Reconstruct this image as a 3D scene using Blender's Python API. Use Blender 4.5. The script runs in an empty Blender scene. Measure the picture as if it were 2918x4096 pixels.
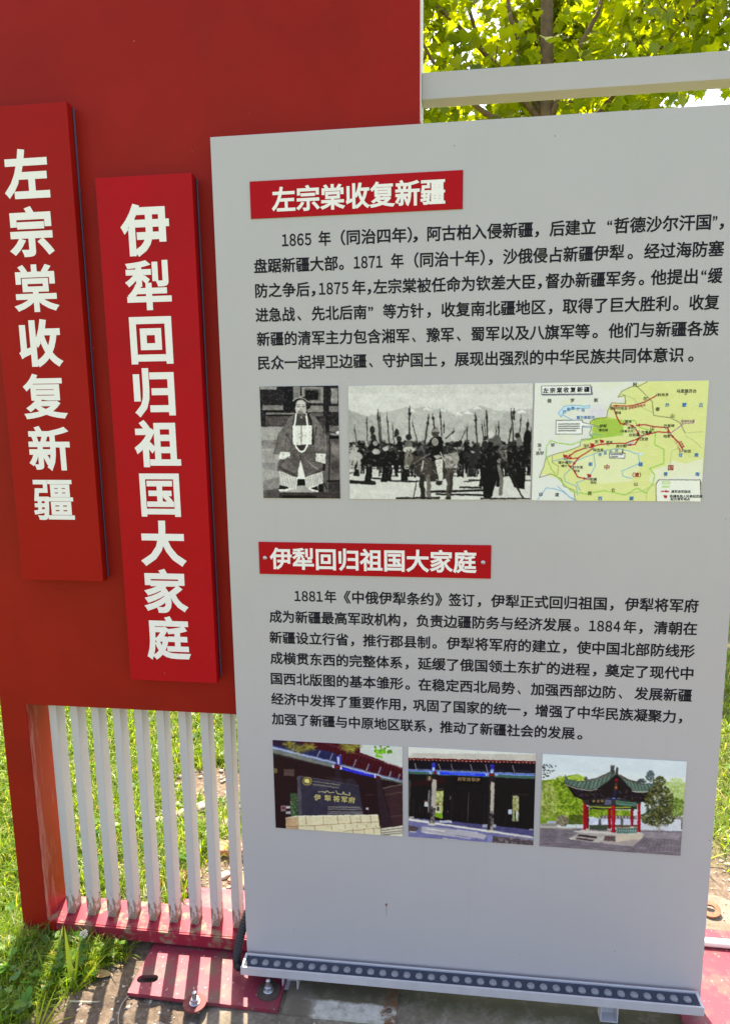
import bpy, bmesh, math, random
import numpy as np
from mathutils import Vector, Matrix

random.seed(7)
RNG = np.random.default_rng(11)
R = math.radians
scene = bpy.context.scene
COL = scene.collection

# ------------------------------------------------------------------ camera
cam_data = bpy.data.cameras.new("camera")
cam = bpy.data.objects.new("camera", cam_data)
COL.objects.link(cam)
PITCH, YAW, ROLL, FOC = 0.162882, 0.130931, -0.0123748, 2744.6
fwd = Vector((-math.sin(YAW) * math.cos(PITCH), math.cos(YAW) * math.cos(PITCH), -math.sin(PITCH)))
rt = Vector((math.cos(YAW), math.sin(YAW), 0.0))
dn = fwd.cross(rt)
c_, s_ = math.cos(ROLL), math.sin(ROLL)
rt2 = rt * c_ - dn * s_
dn2 = rt * s_ + dn * c_
M3 = Matrix((rt2, -dn2, -fwd)).transposed()
cam.matrix_world = Matrix.Translation((0.0, -1.55, 1.5)) @ M3.to_4x4()
cam_data.sensor_fit = 'VERTICAL'
cam_data.sensor_height = 36.0
cam_data.lens = FOC / 4096.0 * 36.0
cam_data.clip_start = 0.02
cam_data.clip_end = 500.0
scene.camera = cam

# ------------------------------------------------------------------ sky, sun, exposure
SUN_EL, SUN_AZ = R(63.0), math.atan2(-0.28, 0.96)
world = bpy.data.worlds.new("World")
scene.world = world
world.use_nodes = True
wn = world.node_tree
sky = wn.nodes.new("ShaderNodeTexSky")
sky.sky_type = 'NISHITA'
sky.sun_disc = False
sky.sun_elevation = SUN_EL
sky.sun_rotation = SUN_AZ
sky.air_density = 1.0
sky.dust_density = 2.5
sky.ozone_density = 1.0
bg = wn.nodes["Background"]
wn.links.new(sky.outputs[0], bg.inputs[0])
bg.inputs[1].default_value = 0.15

sun_data = bpy.data.lights.new("sun", 'SUN')
sun_data.energy = 4.2
sun_data.angle = R(0.53)
sun_data.color = (1.0, 0.95, 0.87)
sun = bpy.data.objects.new("sun", sun_data)
COL.objects.link(sun)
sdir = Vector((math.sin(SUN_AZ) * math.cos(SUN_EL), math.cos(SUN_AZ) * math.cos(SUN_EL), math.sin(SUN_EL)))
sun.rotation_euler = (-sdir).to_track_quat('-Z', 'Y').to_euler()
sun.location = sdir * 30

scene.view_settings.view_transform = 'Standard'
scene.view_settings.look = 'None'
scene.view_settings.gamma = 1.0
scene.view_settings.exposure = 1.7
scene.view_settings.use_white_balance = True
scene.view_settings.white_balance_temperature = 7600
scene.view_settings.white_balance_tint = 14
scene.cycles.max_bounces = 10
scene.cycles.transparent_max_bounces = 12

# ------------------------------------------------------------------ helpers
def lin(c):
    c = np.asarray(c, dtype=np.float64) / 255.0
    return np.where(c <= 0.04045, c / 12.92, ((c + 0.055) / 1.055) ** 2.4)


def tag(o, label=None, cat=None, group=None, kind=None):
    if label: o["label"] = label
    if cat: o["category"] = cat
    if group: o["group"] = group
    if kind: o["kind"] = kind
    return o


def thing(name, label, cat, loc=(0, 0, 0), group=None):
    o = bpy.data.objects.new(name, None)
    COL.objects.link(o)
    o.location = loc
    o.empty_display_size = 0.05
    return tag(o, label, cat, group)


def link(name, me, mats, parent=None):
    """one mesh object; vertices are in world metres, the parent's offset is taken back out"""
    o = bpy.data.objects.new(name, me)
    COL.objects.link(o)
    for m in (mats if isinstance(mats, (list, tuple)) else [mats]):
        me.materials.append(m)
    if parent is not None:
        o.parent = parent
        if parent.parent is None:
            o.matrix_parent_inverse = Matrix.Translation(-Vector(parent.location))
    return o


def np_mesh(name, V, quads=None, tris=None, polys=None, mat_idx=None, smooth=False, attr=None):
    """fast mesh from numpy arrays"""
    me = bpy.data.meshes.new(name)
    V = np.asarray(V, np.float32).reshape(-1, 3)
    loops, starts, tot = [], [], 0
    for arr in (quads, tris):
        if arr is not None and len(arr):
            arr = np.asarray(arr, np.int32)
            k = arr.shape[1]
            loops.append(arr.ravel())
            starts.append(tot + np.arange(len(arr), dtype=np.int32) * k)
            tot += arr.size
    if polys is not None and len(polys):
        for p in polys:
            loops.append(np.asarray(p, np.int32)); starts.append(np.array([tot], np.int32)); tot += len(p)
    L = np.concatenate(loops); S = np.concatenate(starts)
    me.vertices.add(len(V)); me.vertices.foreach_set("co", V.ravel())
    me.loops.add(len(L)); me.loops.foreach_set("vertex_index", L)
    me.polygons.add(len(S)); me.polygons.foreach_set("loop_start", S)
    if mat_idx is not None:
        me.polygons.foreach_set("material_index", np.asarray(mat_idx, np.int32))
    if smooth:
        me.polygons.foreach_set("use_smooth", np.ones(len(S), bool))
    if attr is not None:
        nm, A = attr
        at = me.attributes.new(nm, 'FLOAT_COLOR', 'POINT')
        C4 = np.ones((len(V), 4), np.float32); C4[:, :3] = A
        at.data.foreach_set("color", C4.ravel())
    me.update(calc_edges=True)
    me.validate()
    return me


def bm_mesh(name, bm, smooth=False):
    me = bpy.data.meshes.new(name)
    bmesh.ops.recalc_face_normals(bm, faces=bm.faces)
    bm.to_mesh(me); bm.free()
    if smooth:
        for p in me.polygons: p.use_smooth = True
    return me


def box(bm, x0, x1, y0, y1, z0, z1, bev=0.0):
    r = bmesh.ops.create_cube(bm, size=1.0)
    vs = r["verts"]
    for v in vs:
        v.co = Vector(((x0 + x1) / 2 + v.co.x * (x1 - x0), (y0 + y1) / 2 + v.co.y * (y1 - y0), (z0 + z1) / 2 + v.co.z * (z1 - z0)))
    if bev > 0:
        es = list({e for v in vs for e in v.link_edges})
        bmesh.ops.bevel(bm, geom=es, offset=bev, segments=2, profile=0.6, affect='EDGES')


def box_mesh(name, *a, bev=0.0):
    bm = bmesh.new(); box(bm, *a, bev=bev)
    return bm_mesh(name, bm)


def prism(bm, outline, holes, axis, a0, a1):
    """flat plate with holes; outline in the two other axes, extruded along axis from a0 to a1"""
    def P(p, a):
        return Vector((p[0], a, p[1])) if axis == 'y' else Vector((p[0], p[1], a))
    edges = []
    for ring in [outline] + list(holes):
        vs = [bm.verts.new(P(p, a0)) for p in ring]
        edges += [bm.edges.new((vs[i], vs[(i + 1) % len(vs)])) for i in range(len(vs))]
    r = bmesh.ops.triangle_fill(bm, use_beauty=True, use_dissolve=False, edges=edges)
    fs = [g for g in r["geom"] if isinstance(g, bmesh.types.BMFace)]
    ex = bmesh.ops.extrude_face_region(bm, geom=fs)
    for g in ex["geom"]:
        if isinstance(g, bmesh.types.BMVert):
            if axis == 'y': g.co.y = a1
            else: g.co.z = a1


def tube_arrays(P, rad, n=8, cap=True):
    P = [Vector(p) for p in P]
    V, Q, T = [], [], []
    up = Vector((0, 0, 1))
    prev = None
    for i, p in enumerate(P):
        d = (P[min(i + 1, len(P) - 1)] - P[max(i - 1, 0)]).normalized()
        if prev is None:
            u = d.cross(up)
            if u.length < 1e-3: u = d.cross(Vector((1, 0, 0)))
        else:
            u = prev - d * prev.dot(d)
        u.normalize(); w = d.cross(u); prev = u
        r = rad[i] if hasattr(rad, '__len__') else rad
        for k in range(n):
            a = 2 * math.pi * k / n
            V.append(p + (u * math.cos(a) + w * math.sin(a)) * r)
    for i in range(len(P) - 1):
        for k in range(n):
            Q.append((i * n + k, i * n + (k + 1) % n, (i + 1) * n + (k + 1) % n, (i + 1) * n + k))
    if cap:
        for i0, end in ((0, 0), (len(P) - 1, 1)):
            c = len(V); V.append(P[i0])
            for k in range(n):
                a, b = i0 * n + k, i0 * n + (k + 1) % n
                T.append((c, b, a) if end == 0 else (c, a, b))
    return np.array([tuple(v) for v in V]), np.array(Q), np.array(T)


def tube_mesh(name, P, rad, n=8, smooth=True):
    V, Q, T = tube_arrays(P, rad, n)
    return np_mesh(name, V, Q, T, smooth=smooth)


def merge_tubes(name, lst, n=7):
    Vs, Qs, Ts, off = [], [], [], 0
    for P, rad in lst:
        V, Q, T = tube_arrays(P, rad, n)
        Vs.append(V); Qs.append(Q + off); Ts.append(T + off); off += len(V)
    return np_mesh(name, np.concatenate(Vs), np.concatenate(Qs), np.concatenate(Ts), smooth=True)


def vnoise(x, y, seed=0):
    """smooth value noise on arrays"""
    xi = np.floor(x).astype(np.int64); yi = np.floor(y).astype(np.int64)
    fx = x - xi; fy = y - yi
    fx = fx * fx * (3 - 2 * fx); fy = fy * fy * (3 - 2 * fy)
    def h(a, b):
        n = (a * 374761393 + b * 668265263 + seed * 974634773) & 0x7fffffff
        n = ((n ^ (n >> 13)) * 1274126177) & 0x7fffffff
        return ((n ^ (n >> 16)) & 0xffff) / 65535.0
    return (h(xi, yi) * (1 - fx) + h(xi + 1, yi) * fx) * (1 - fy) + (h(xi, yi + 1) * (1 - fx) + h(xi + 1, yi + 1) * fx) * fy


def fbm(x, y, oct=4, seed=0):
    s = 0; a = 0.5; t = 0
    for k in range(oct):
        s = s + a * vnoise(x * 2 ** k, y * 2 ** k, seed + k); t += a; a *= 0.5
    return s / t


# ------------------------------------------------------------------ materials
def new_mat(name):
    m = bpy.data.materials.new(name)
    m.use_nodes = True
    nt = m.node_tree
    return m, nt, nt.nodes["Principled BSDF"]


def N(nt, typ, **kw):
    n = nt.nodes.new(typ)
    for k, v in kw.items():
        if k in n.inputs.keys(): n.inputs[k].default_value = v
        else: setattr(n, k, v)
    return n


def ramp(nt, src, stops):
    r = nt.nodes.new("ShaderNodeValToRGB")
    el = r.color_ramp.elements
    while len(el) < len(stops): el.new(0.5)
    for e, (p, c) in zip(el, stops):
        e.position = p; e.color = (*c, 1.0) if len(c) == 3 else c
    nt.links.new(src, r.inputs[0])
    return r.outputs[0]


def mixc(nt, fac, a, b):
    m = nt.nodes.new("ShaderNodeMix"); m.data_type = 'RGBA'
    for sock, v in ((m.inputs[0], fac), (m.inputs[6], a), (m.inputs[7], b)):
        if hasattr(v, "is_linked") or isinstance(v, bpy.types.NodeSocket): nt.links.new(v, sock)
        elif isinstance(v, (int, float)): sock.default_value = v
        else: sock.default_value = (*v, 1.0) if len(v) == 3 else v
    return m.outputs[2]


def tex_noise(nt, scale, detail=5, rough=0.6, vec=None):
    n = nt.nodes.new("ShaderNodeTexNoise")
    n.inputs["Scale"].default_value = scale; n.inputs["Detail"].default_value = detail; n.inputs["Roughness"].default_value = rough
    if vec is not None: nt.links.new(vec, n.inputs["Vector"])
    return n.outputs["Fac"]


def coords(nt, scale=(1, 1, 1)):
    t = nt.nodes.new("ShaderNodeTexCoord"); mp = nt.nodes.new("ShaderNodeMapping")
    mp.inputs["Scale"].default_value = scale
    nt.links.new(t.outputs["Object"], mp.inputs[0])
    return mp.outputs[0]


def bump(nt, bsdf, height, strength=0.2, dist=0.01):
    b = nt.nodes.new("ShaderNodeBump"); b.inputs["Strength"].default_value = strength; b.inputs["Distance"].default_value = dist
    nt.links.new(height, b.inputs["Height"]); nt.links.new(b.outputs[0], bsdf.inputs["Normal"])


def simple(name, col, rough=0.5, metal=0.0, var=0.08, scale=8.0, bumpy=0.0, bscale=200.0, spec=0.5, coat=0.0):
    m, nt, b = new_mat(name)
    v = coords(nt)
    f = tex_noise(nt, scale, 5, 0.6, v)
    c0 = tuple(max(0, c * (1 - var)) for c in col); c1 = tuple(min(1, c * (1 + var)) for c in col)
    nt.links.new(ramp(nt, f, [(0.3, c0), (0.7, c1)]), b.inputs["Base Color"])
    b.inputs["Roughness"].default_value = rough; b.inputs["Metallic"].default_value = metal
    b.inputs["Specular IOR Level"].default_value = spec; b.inputs["Coat Weight"].default_value = coat
    if bumpy > 0: bump(nt, b, tex_noise(nt, bscale, 3, 0.6, v), bumpy, 0.002)
    return m


def painted(name, col, rough=0.38, dirt=None, dirt_thr=0.62, dirt_scale=22.0, fleck=None, var=0.07, spec=0.3, chips=False):
    """paint with slight unevenness, optional stuck-on dirt patches and pale chips"""
    m, nt, b = new_mat(name)
    v = coords(nt)
    f = tex_noise(nt, 3.0, 5, 0.6, v)
    c0 = tuple(c * (1 - var) for c in col); c1 = tuple(min(1, c * (1 + var)) for c in col)
    base = ramp(nt, f, [(0.3, c0), (0.7, c1)])
    if dirt is not None:
        d = tex_noise(nt, dirt_scale, 8, 0.7, v)
        k = ramp(nt, d, [(dirt_thr - 0.05, (0, 0, 0)), (dirt_thr + 0.06, (1, 1, 1))])
        base = mixc(nt, k, base, dirt)
    if fleck is not None:
        vo = nt.nodes.new("ShaderNodeTexNoise"); vo.inputs["Scale"].default_value = 120.0; vo.inputs["Detail"].default_value = 4
        nt.links.new(v, vo.inputs["Vector"])
        k = ramp(nt, vo.outputs["Fac"], [(0.68, (0, 0, 0)), (0.71, (1, 1, 1))])
        base = mixc(nt, k, base, fleck)
    if chips:
        sep = nt.nodes.new("ShaderNodeSeparateXYZ"); nt.links.new(v, sep.inputs[0])
        cmb = nt.nodes.new("ShaderNodeCombineXYZ"); nt.links.new(sep.outputs[0], cmb.inputs[0]); nt.links.new(sep.outputs[2], cmb.inputs[1])
        vo = nt.nodes.new("ShaderNodeTexVoronoi"); vo.voronoi_dimensions = '2D'; vo.inputs["Scale"].default_value = 7.0
        nt.links.new(cmb.outputs[0], vo.inputs["Vector"])
        sc_ = nt.nodes.new("ShaderNodeSeparateColor"); nt.links.new(vo.outputs["Color"], sc_.inputs[0])
        cm = nt.nodes.new("ShaderNodeMapRange"); cm.inputs[3].default_value = -0.009; cm.inputs[4].default_value = 0.0075
        nt.links.new(sc_.outputs[0], cm.inputs[0])
        lt = nt.nodes.new("ShaderNodeMath"); lt.operation = 'LESS_THAN'
        nt.links.new(vo.outputs["Distance"], lt.inputs[0]); nt.links.new(cm.outputs[0], lt.inputs[1])
        base = mixc(nt, lt.outputs[0], base, (0.50, 0.28, 0.25))
        blot = tex_noise(nt, 2.2, 9, 0.68, v)
        base = mixc(nt, ramp(nt, blot, [(0.50, (0, 0, 0)), (0.72, (0.30, 0.30, 0.30))]), base, (0.20, 0.016, 0.008))
    nt.links.new(base, b.inputs["Base Color"])
    rr = tex_noise(nt, 14.0, 6, 0.65, v)
    mr = nt.nodes.new("ShaderNodeMapRange"); mr.inputs[3].default_value = rough - 0.07; mr.inputs[4].default_value = rough + 0.1
    nt.links.new(rr, mr.inputs[0]); nt.links.new(mr.outputs[0], b.inputs["Roughness"])
    bump(nt, b, tex_noise(nt, 90.0, 3, 0.5, v), 0.05, 0.002)
    b.inputs["Specular IOR Level"].default_value = spec
    return m


def leafy(name, attr, trans_gain=(1.5, 1.5, 0.8), tfac=0.45, rough=0.45):
    """leaf or blade: colour per leaf from the mesh's tint, lit from behind as well"""
    m, nt, b = new_mat(name)
    a = nt.nodes.new("ShaderNodeAttribute"); a.attribute_name = attr
    nt.links.new(a.outputs["Color"], b.inputs["Base Color"])
    b.inputs["Roughness"].default_value = rough
    t = nt.nodes.new("ShaderNodeBsdfTranslucent")
    mul = nt.nodes.new("ShaderNodeMix"); mul.data_type = 'RGBA'; mul.blend_type = 'MULTIPLY'; mul.inputs[0].default_value = 1.0
    mul.clamp_result = False
    nt.links.new(a.outputs["Color"], mul.inputs[6]); mul.inputs[7].default_value = (*trans_gain, 1)
    nt.links.new(mul.outputs[2], t.inputs[0])
    mx = nt.nodes.new("ShaderNodeMixShader"); mx.inputs[0].default_value = tfac
    nt.links.new(b.outputs[0], mx.inputs[1]); nt.links.new(t.outputs[0], mx.inputs[2])
    nt.links.new(mx.outputs[0], nt.nodes["Material Output"].inputs[0])
    return m


def print_mat(name):
    m, nt, b = new_mat(name)
    a = nt.nodes.new("ShaderNodeAttribute"); a.attribute_name = "ink"
    v = coords(nt)
    g = ramp(nt, tex_noise(nt, 900.0, 2, 0.5, v), [(0.3, (0.93, 0.93, 0.93)), (0.7, (1.07, 1.07, 1.07))])
    mul = nt.nodes.new("ShaderNodeMix"); mul.data_type = 'RGBA'; mul.blend_type = 'MULTIPLY'; mul.inputs[0].default_value = 1.0
    nt.links.new(a.outputs["Color"], mul.inputs[6]); nt.links.new(g, mul.inputs[7])
    nt.links.new(mul.outputs[2], b.inputs["Base Color"])
    b.inputs["Roughness"].default_value = 0.5
    b.inputs["Specular IOR Level"].default_value = 0.15
    return m


RED = (0.315, 0.0125, 0.0072)
M_RED = painted("red_paint", RED, 0.48, spec=0.12, var=0.11, chips=True)
M_SIGN = painted("sign_red", (0.46, 0.006, 0.011), 0.42, var=0.05, spec=0.10, chips=True)
M_SIGN_OLD = painted("faded_sign_red", (0.365, 0.010, 0.007), 0.44, var=0.05, spec=0.10)
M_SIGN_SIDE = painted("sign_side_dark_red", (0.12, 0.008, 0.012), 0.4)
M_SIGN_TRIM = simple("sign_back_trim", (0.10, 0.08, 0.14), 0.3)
M_REDPLATE = painted("worn_red_plate", (0.235, 0.022, 0.045), 0.5, dirt=(0.14, 0.065, 0.055), dirt_thr=0.545, dirt_scale=15.0, fleck=(0.5, 0.35, 0.33), spec=0.5)
M_REDRAIL = painted("weathered_red", (0.26, 0.016, 0.036), 0.45, dirt=(0.22, 0.17, 0.11), dirt_thr=0.555, dirt_scale=24.0)
M_WHITEPAINT = painted("white_paint", (0.62, 0.61, 0.58), 0.45, var=0.03)
M_BEAM = painted("beam_grey", (0.45, 0.425, 0.425), 0.45, var=0.03)
M_LETTER = simple("white_letter", (0.88, 0.84, 0.81), 0.5, var=0.02)
M_INK = simple("black_ink", (0.010, 0.009, 0.016), 0.55, var=0.0, spec=0.15)
M_STRIP = painted("plaque_red", (0.45, 0.006, 0.011), 0.4, var=0.03, spec=0.09)
M_STEEL = simple("zinc_steel", (0.55, 0.56, 0.58), 0.35, metal=0.9, var=0.12, scale=60.0)
M_ALU = simple("anodised_aluminium", (0.56, 0.55, 0.58), 0.45, metal=0.2, var=0.05, scale=30.0)
M_TRAY = simple("lamp_tray", (0.035, 0.045, 0.075), 0.25, var=0.2, scale=40.0)
M_RUBBER = simple("black_conduit", (0.02, 0.02, 0.022), 0.5)
M_PVC = simple("white_pvc", (0.72, 0.70, 0.66), 0.4, var=0.03)
M_RUST = simple("rusty_iron", (0.25, 0.11, 0.06), 0.8, var=0.4, scale=60.0, bumpy=0.3)
M_WASHER = simple("painted_washer", (0.15, 0.022, 0.022), 0.6, var=0.3, scale=50.0)
M_WASHER_DARK = simple("dark_washer", (0.055, 0.038, 0.03), 0.75, var=0.4, scale=50.0)
M_BARK = simple("bark", (0.15, 0.095, 0.05), 0.85, var=0.35, scale=18.0, bumpy=0.5, bscale=60.0)
M_STONE = simple("pebble_stone", (0.36, 0.32, 0.27), 0.85, var=0.3, scale=25.0, bumpy=0.4, bscale=150.0)
M_BRICK = simple("brick_fragment", (0.40, 0.20, 0.12), 0.9, var=0.2, scale=30.0, bumpy=0.3)
M_DRYLEAF = simple("dry_leaf", (0.38, 0.26, 0.13), 0.7, var=0.2, scale=60.0)
M_PRINT = print_mat("photo_print")
M_PRINT_EDGE = simple("print_edge", (0.55, 0.55, 0.53), 0.5, var=0.02)
M_LEAF = leafy("maple_leaf", "tint", (4.3, 3.4, 1.1), 0.62, 0.4)
M_GRASS = leafy("grass_blade", "tint", (2.6, 2.2, 0.8), 0.5, 0.4)


def mat_board():
    """grey sheet with faint rain streaks, handling marks and a few fly specks"""
    m, nt, b = new_mat("board_grey")
    v = coords(nt)
    base = ramp(nt, tex_noise(nt, 1.6, 6, 0.6, v), [(0.3, (0.468, 0.439, 0.447)), (0.7, (0.495, 0.465, 0.473))])
    st = tex_noise(nt, 1.0, 7, 0.62, coords(nt, (38.0, 38.0, 1.3)))
    base = mixc(nt, ramp(nt, st, [(0.54, (0, 0, 0)), (0.80, (0.11, 0.11, 0.11))]), base, (0.36, 0.338, 0.32))
    blot = tex_noise(nt, 7.0, 8, 0.7, v)
    base = mixc(nt, ramp(nt, blot, [(0.60, (0, 0, 0)), (0.80, (0.25, 0.25, 0.25))]), base, (0.40, 0.385, 0.36))
    sep = nt.nodes.new("ShaderNodeSeparateXYZ"); nt.links.new(v, sep.inputs[0])
    cmb = nt.nodes.new("ShaderNodeCombineXYZ"); nt.links.new(sep.outputs[0], cmb.inputs[0]); nt.links.new(sep.outputs[2], cmb.inputs[1])
    vo = nt.nodes.new("ShaderNodeTexVoronoi"); vo.voronoi_dimensions = '2D'; vo.inputs["Scale"].default_value = 5.0; vo.inputs["Randomness"].default_value = 1.0
    nt.links.new(cmb.outputs[0], vo.inputs["Vector"])
    sc_ = nt.nodes.new("ShaderNodeSeparateColor"); nt.links.new(vo.outputs["Color"], sc_.inputs[0])
    mr = nt.nodes.new("ShaderNodeMapRange"); mr.inputs[3].default_value = -0.006; mr.inputs[4].default_value = 0.0062
    nt.links.new(sc_.outputs[0], mr.inputs[0])
    lt = nt.nodes.new("ShaderNodeMath"); lt.operation = 'LESS_THAN'
    nt.links.new(vo.outputs["Distance"], lt.inputs[0]); nt.links.new(mr.outputs[0], lt.inputs[1])
    base = mixc(nt, lt.outputs[0], base, (0.09, 0.08, 0.07))
    nt.links.new(base, b.inputs["Base Color"])
    rr = nt.nodes.new("ShaderNodeMapRange"); rr.inputs[3].default_value = 0.28; rr.inputs[4].default_value = 0.46
    nt.links.new(blot, rr.inputs[0]); nt.links.new(rr.outputs[0], b.inputs["Roughness"])
    bump(nt, b, tex_noise(nt, 2.2, 3, 0.5, v), 0.12, 0.02)
    return m


def mat_slat():
    """white paint with mud splashed up from the sill"""
    m, nt, b = new_mat("slat_white_paint")
    v = coords(nt)
    base = ramp(nt, tex_noise(nt, 6.0, 6, 0.6, v), [(0.3, (0.53, 0.50, 0.495)), (0.7, (0.58, 0.545, 0.535))])
    sep = nt.nodes.new("ShaderNodeSeparateXYZ"); nt.links.new(v, sep.inputs[0])
    mr = nt.nodes.new("ShaderNodeMapRange"); mr.inputs[1].default_value = 0.21; mr.inputs[2].default_value = 0.05
    mr.inputs[3].default_value = -0.14; mr.inputs[4].default_value = 0.30
    nt.links.new(sep.outputs[2], mr.inputs[0])
    ad = nt.nodes.new("ShaderNodeMath"); ad.operation = 'ADD'
    nt.links.new(mr.outputs[0], ad.inputs[0]); nt.links.new(tex_noise(nt, 1.0, 7, 0.7, coords(nt, (75.0, 75.0, 42.0))), ad.inputs[1])
    k = ramp(nt, ad.outputs[0], [(0.66, (0, 0, 0)), (0.74, (0.9, 0.9, 0.9))])
    c = mixc(nt, k, base, (0.22, 0.16, 0.10))
    nt.links.new(c, b.inputs["Base Color"]); b.inputs["Roughness"].default_value = 0.45
    b.inputs["Specular IOR Level"].default_value = 0.3
    return m


def mat_jamb():
    """scuffed and bleached red inside the opening, lit sheen painted in as pale streaks along the front"""
    m, nt, b = new_mat("scuffed_lit_red")
    v = coords(nt)
    base = ramp(nt, tex_noise(nt, 5.0, 6, 0.6, v), [(0.3, (0.31, 0.013, 0.010)), (0.7, (0.43, 0.024, 0.020))])  # brighter than the wall red: the jamb's lit tone is in the colour
    sc1 = tex_noise(nt, 1.0, 8, 0.7, coords(nt, (60.0, 60.0, 7.0)))
    sep = nt.nodes.new("ShaderNodeSeparateXYZ"); nt.links.new(v, sep.inputs[0])
    mr = nt.nodes.new("ShaderNodeMapRange"); mr.inputs[1].default_value = 0.105; mr.inputs[2].default_value = 0.055
    nt.links.new(sep.outputs[1], mr.inputs[0])
    mu = nt.nodes.new("ShaderNodeMath"); mu.operation = 'MULTIPLY_ADD'; mu.inputs[1].default_value = 0.16
    nt.links.new(mr.outputs[0], mu.inputs[0]); nt.links.new(sc1, mu.inputs[2])
    k = ramp(nt, mu.outputs[0], [(0.58, (0, 0, 0)), (0.76, (0.75, 0.75, 0.75))])
    c = mixc(nt, k, base, (0.55, 0.24, 0.20))
    nt.links.new(c, b.inputs["Base Color"]); b.inputs["Roughness"].default_value = 0.4
    return m


def mat_lens():
    m, nt, b = new_mat("lens_glass")
    b.inputs["Base Color"].default_value = (0.42, 0.44, 0.47, 1)
    b.inputs["Roughness"].default_value = 0.06
    b.inputs["Transmission Weight"].default_value = 0.5
    b.inputs["IOR"].default_value = 1.5
    return m


M_LENS = mat_lens()
M_BOARD = mat_board()
M_SLAT = mat_slat()
M_JAMB = mat_jamb()


def mat_plate_dirty():
    """whitish steel plate under mud with rust at one end"""
    m, nt, b = new_mat("dirty_steel_plate")
    v = coords(nt)
    sep = nt.nodes.new("ShaderNodeSeparateXYZ"); nt.links.new(v, sep.inputs[0])
    f = tex_noise(nt, 14.0, 8, 0.7, v)
    base = ramp(nt, tex_noise(nt, 40.0, 6, 0.6, v), [(0.3, (0.40, 0.38, 0.32)), (0.7, (0.58, 0.56, 0.50))])
    # mud lies along the wall side (larger y)
    mr = nt.nodes.new("ShaderNodeMapRange"); mr.inputs[1].default_value = -0.075; mr.inputs[2].default_value = -0.045
    nt.links.new(sep.outputs[1], mr.inputs[0])
    add = nt.nodes.new("ShaderNodeMath"); add.operation = 'ADD'
    nt.links.new(mr.outputs[0], add.inputs[0]); nt.links.new(f, add.inputs[1])
    k = ramp(nt, add.outputs[0], [(0.72, (0, 0, 0)), (1.0, (1, 1, 1))])
    c = mixc(nt, k, base, (0.10, 0.085, 0.05))
    mx = nt.nodes.new("ShaderNodeMapRange"); mx.inputs[1].default_value = -0.26; mx.inputs[2].default_value = -0.15
    nt.links.new(sep.outputs[0], mx.inputs[0])
    rn = tex_noise(nt, 45.0, 8, 0.75, v)
    mu = nt.nodes.new("ShaderNodeMath"); mu.operation = 'MULTIPLY'
    nt.links.new(mx.outputs[0], mu.inputs[0]); nt.links.new(rn, mu.inputs[1])
    k2 = ramp(nt, mu.outputs[0], [(0.42, (0, 0, 0)), (0.52, (1, 1, 1))])
    c = mixc(nt, k2, c, (0.16, 0.07, 0.03))
    ml = nt.nodes.new("ShaderNodeMapRange"); ml.inputs[1].default_value = -0.30; ml.inputs[2].default_value = -0.38
    nt.links.new(sep.outputs[0], ml.inputs[0])
    ad2 = nt.nodes.new("ShaderNodeMath"); ad2.operation = 'MULTIPLY'
    nt.links.new(ml.outputs[0], ad2.inputs[0]); nt.links.new(f, ad2.inputs[1])
    k3 = ramp(nt, ad2.outputs[0], [(0.22, (0, 0, 0)), (0.36, (1, 1, 1))])
    c = mixc(nt, k3, c, (0.13, 0.11, 0.08))
    c = mixc(nt, ramp(nt, tex_noise(nt, 28.0, 9, 0.75, v), [(0.50, (0, 0, 0)), (0.66, (0.75, 0.75, 0.75))]), c, (0.20, 0.17, 0.12))
    nt.links.new(c, b.inputs["Base Color"]); b.inputs["Roughness"].default_value = 0.7
    bump(nt, b, f, 0.3, 0.004)
    return m


def mat_ground():
    m, nt, b = new_mat("soil")
    v = coords(nt)
    f1 = tex_noise(nt, 5.0, 8, 0.65, v); f2 = tex_noise(nt, 70.0, 6, 0.7, v)
    soil = ramp(nt, f2, [(0.25, (0.075, 0.054, 0.036)), (0.5, (0.155, 0.12, 0.088)), (0.75, (0.27, 0.23, 0.185))])
    soil = mixc(nt, ramp(nt, f1, [(0.45, (0, 0, 0)), (0.62, (0.55, 0.55, 0.55))]), soil, (0.105, 0.075, 0.052))
    # far from the wall the soil is under turf
    sep = nt.nodes.new("ShaderNodeSeparateXYZ"); nt.links.new(v, sep.inputs[0])
    ln = nt.nodes.new("ShaderNodeVectorMath"); ln.operation = 'LENGTH'; nt.links.new(v, ln.inputs[0])
    mr = nt.nodes.new("ShaderNodeMapRange"); mr.inputs[1].default_value = 3.0; mr.inputs[2].default_value = 5.5
    nt.links.new(ln.outputs["Value"], mr.inputs[0])
    g = ramp(nt, tex_noise(nt, 30.0, 8, 0.7, v), [(0.3, (0.09, 0.13, 0.02)), (0.7, (0.19, 0.24, 0.04))])
    at = nt.nodes.new("ShaderNodeAttribute"); at.attribute_name = "turf"
    under = ramp(nt, f2, [(0.3, (0.035, 0.055, 0.012)), (0.7, (0.13, 0.16, 0.035))])
    soil = mixc(nt, at.outputs["Fac"], soil, under)
    c = mixc(nt, mr.outputs[0], soil, g)
    nt.links.new(c, b.inputs["Base Color"]); b.inputs["Roughness"].default_value = 0.95
    b.inputs["Specular IOR Level"].default_value = 0.2
    bump(nt, b, f2, 0.7, 0.01)
    return m


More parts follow.
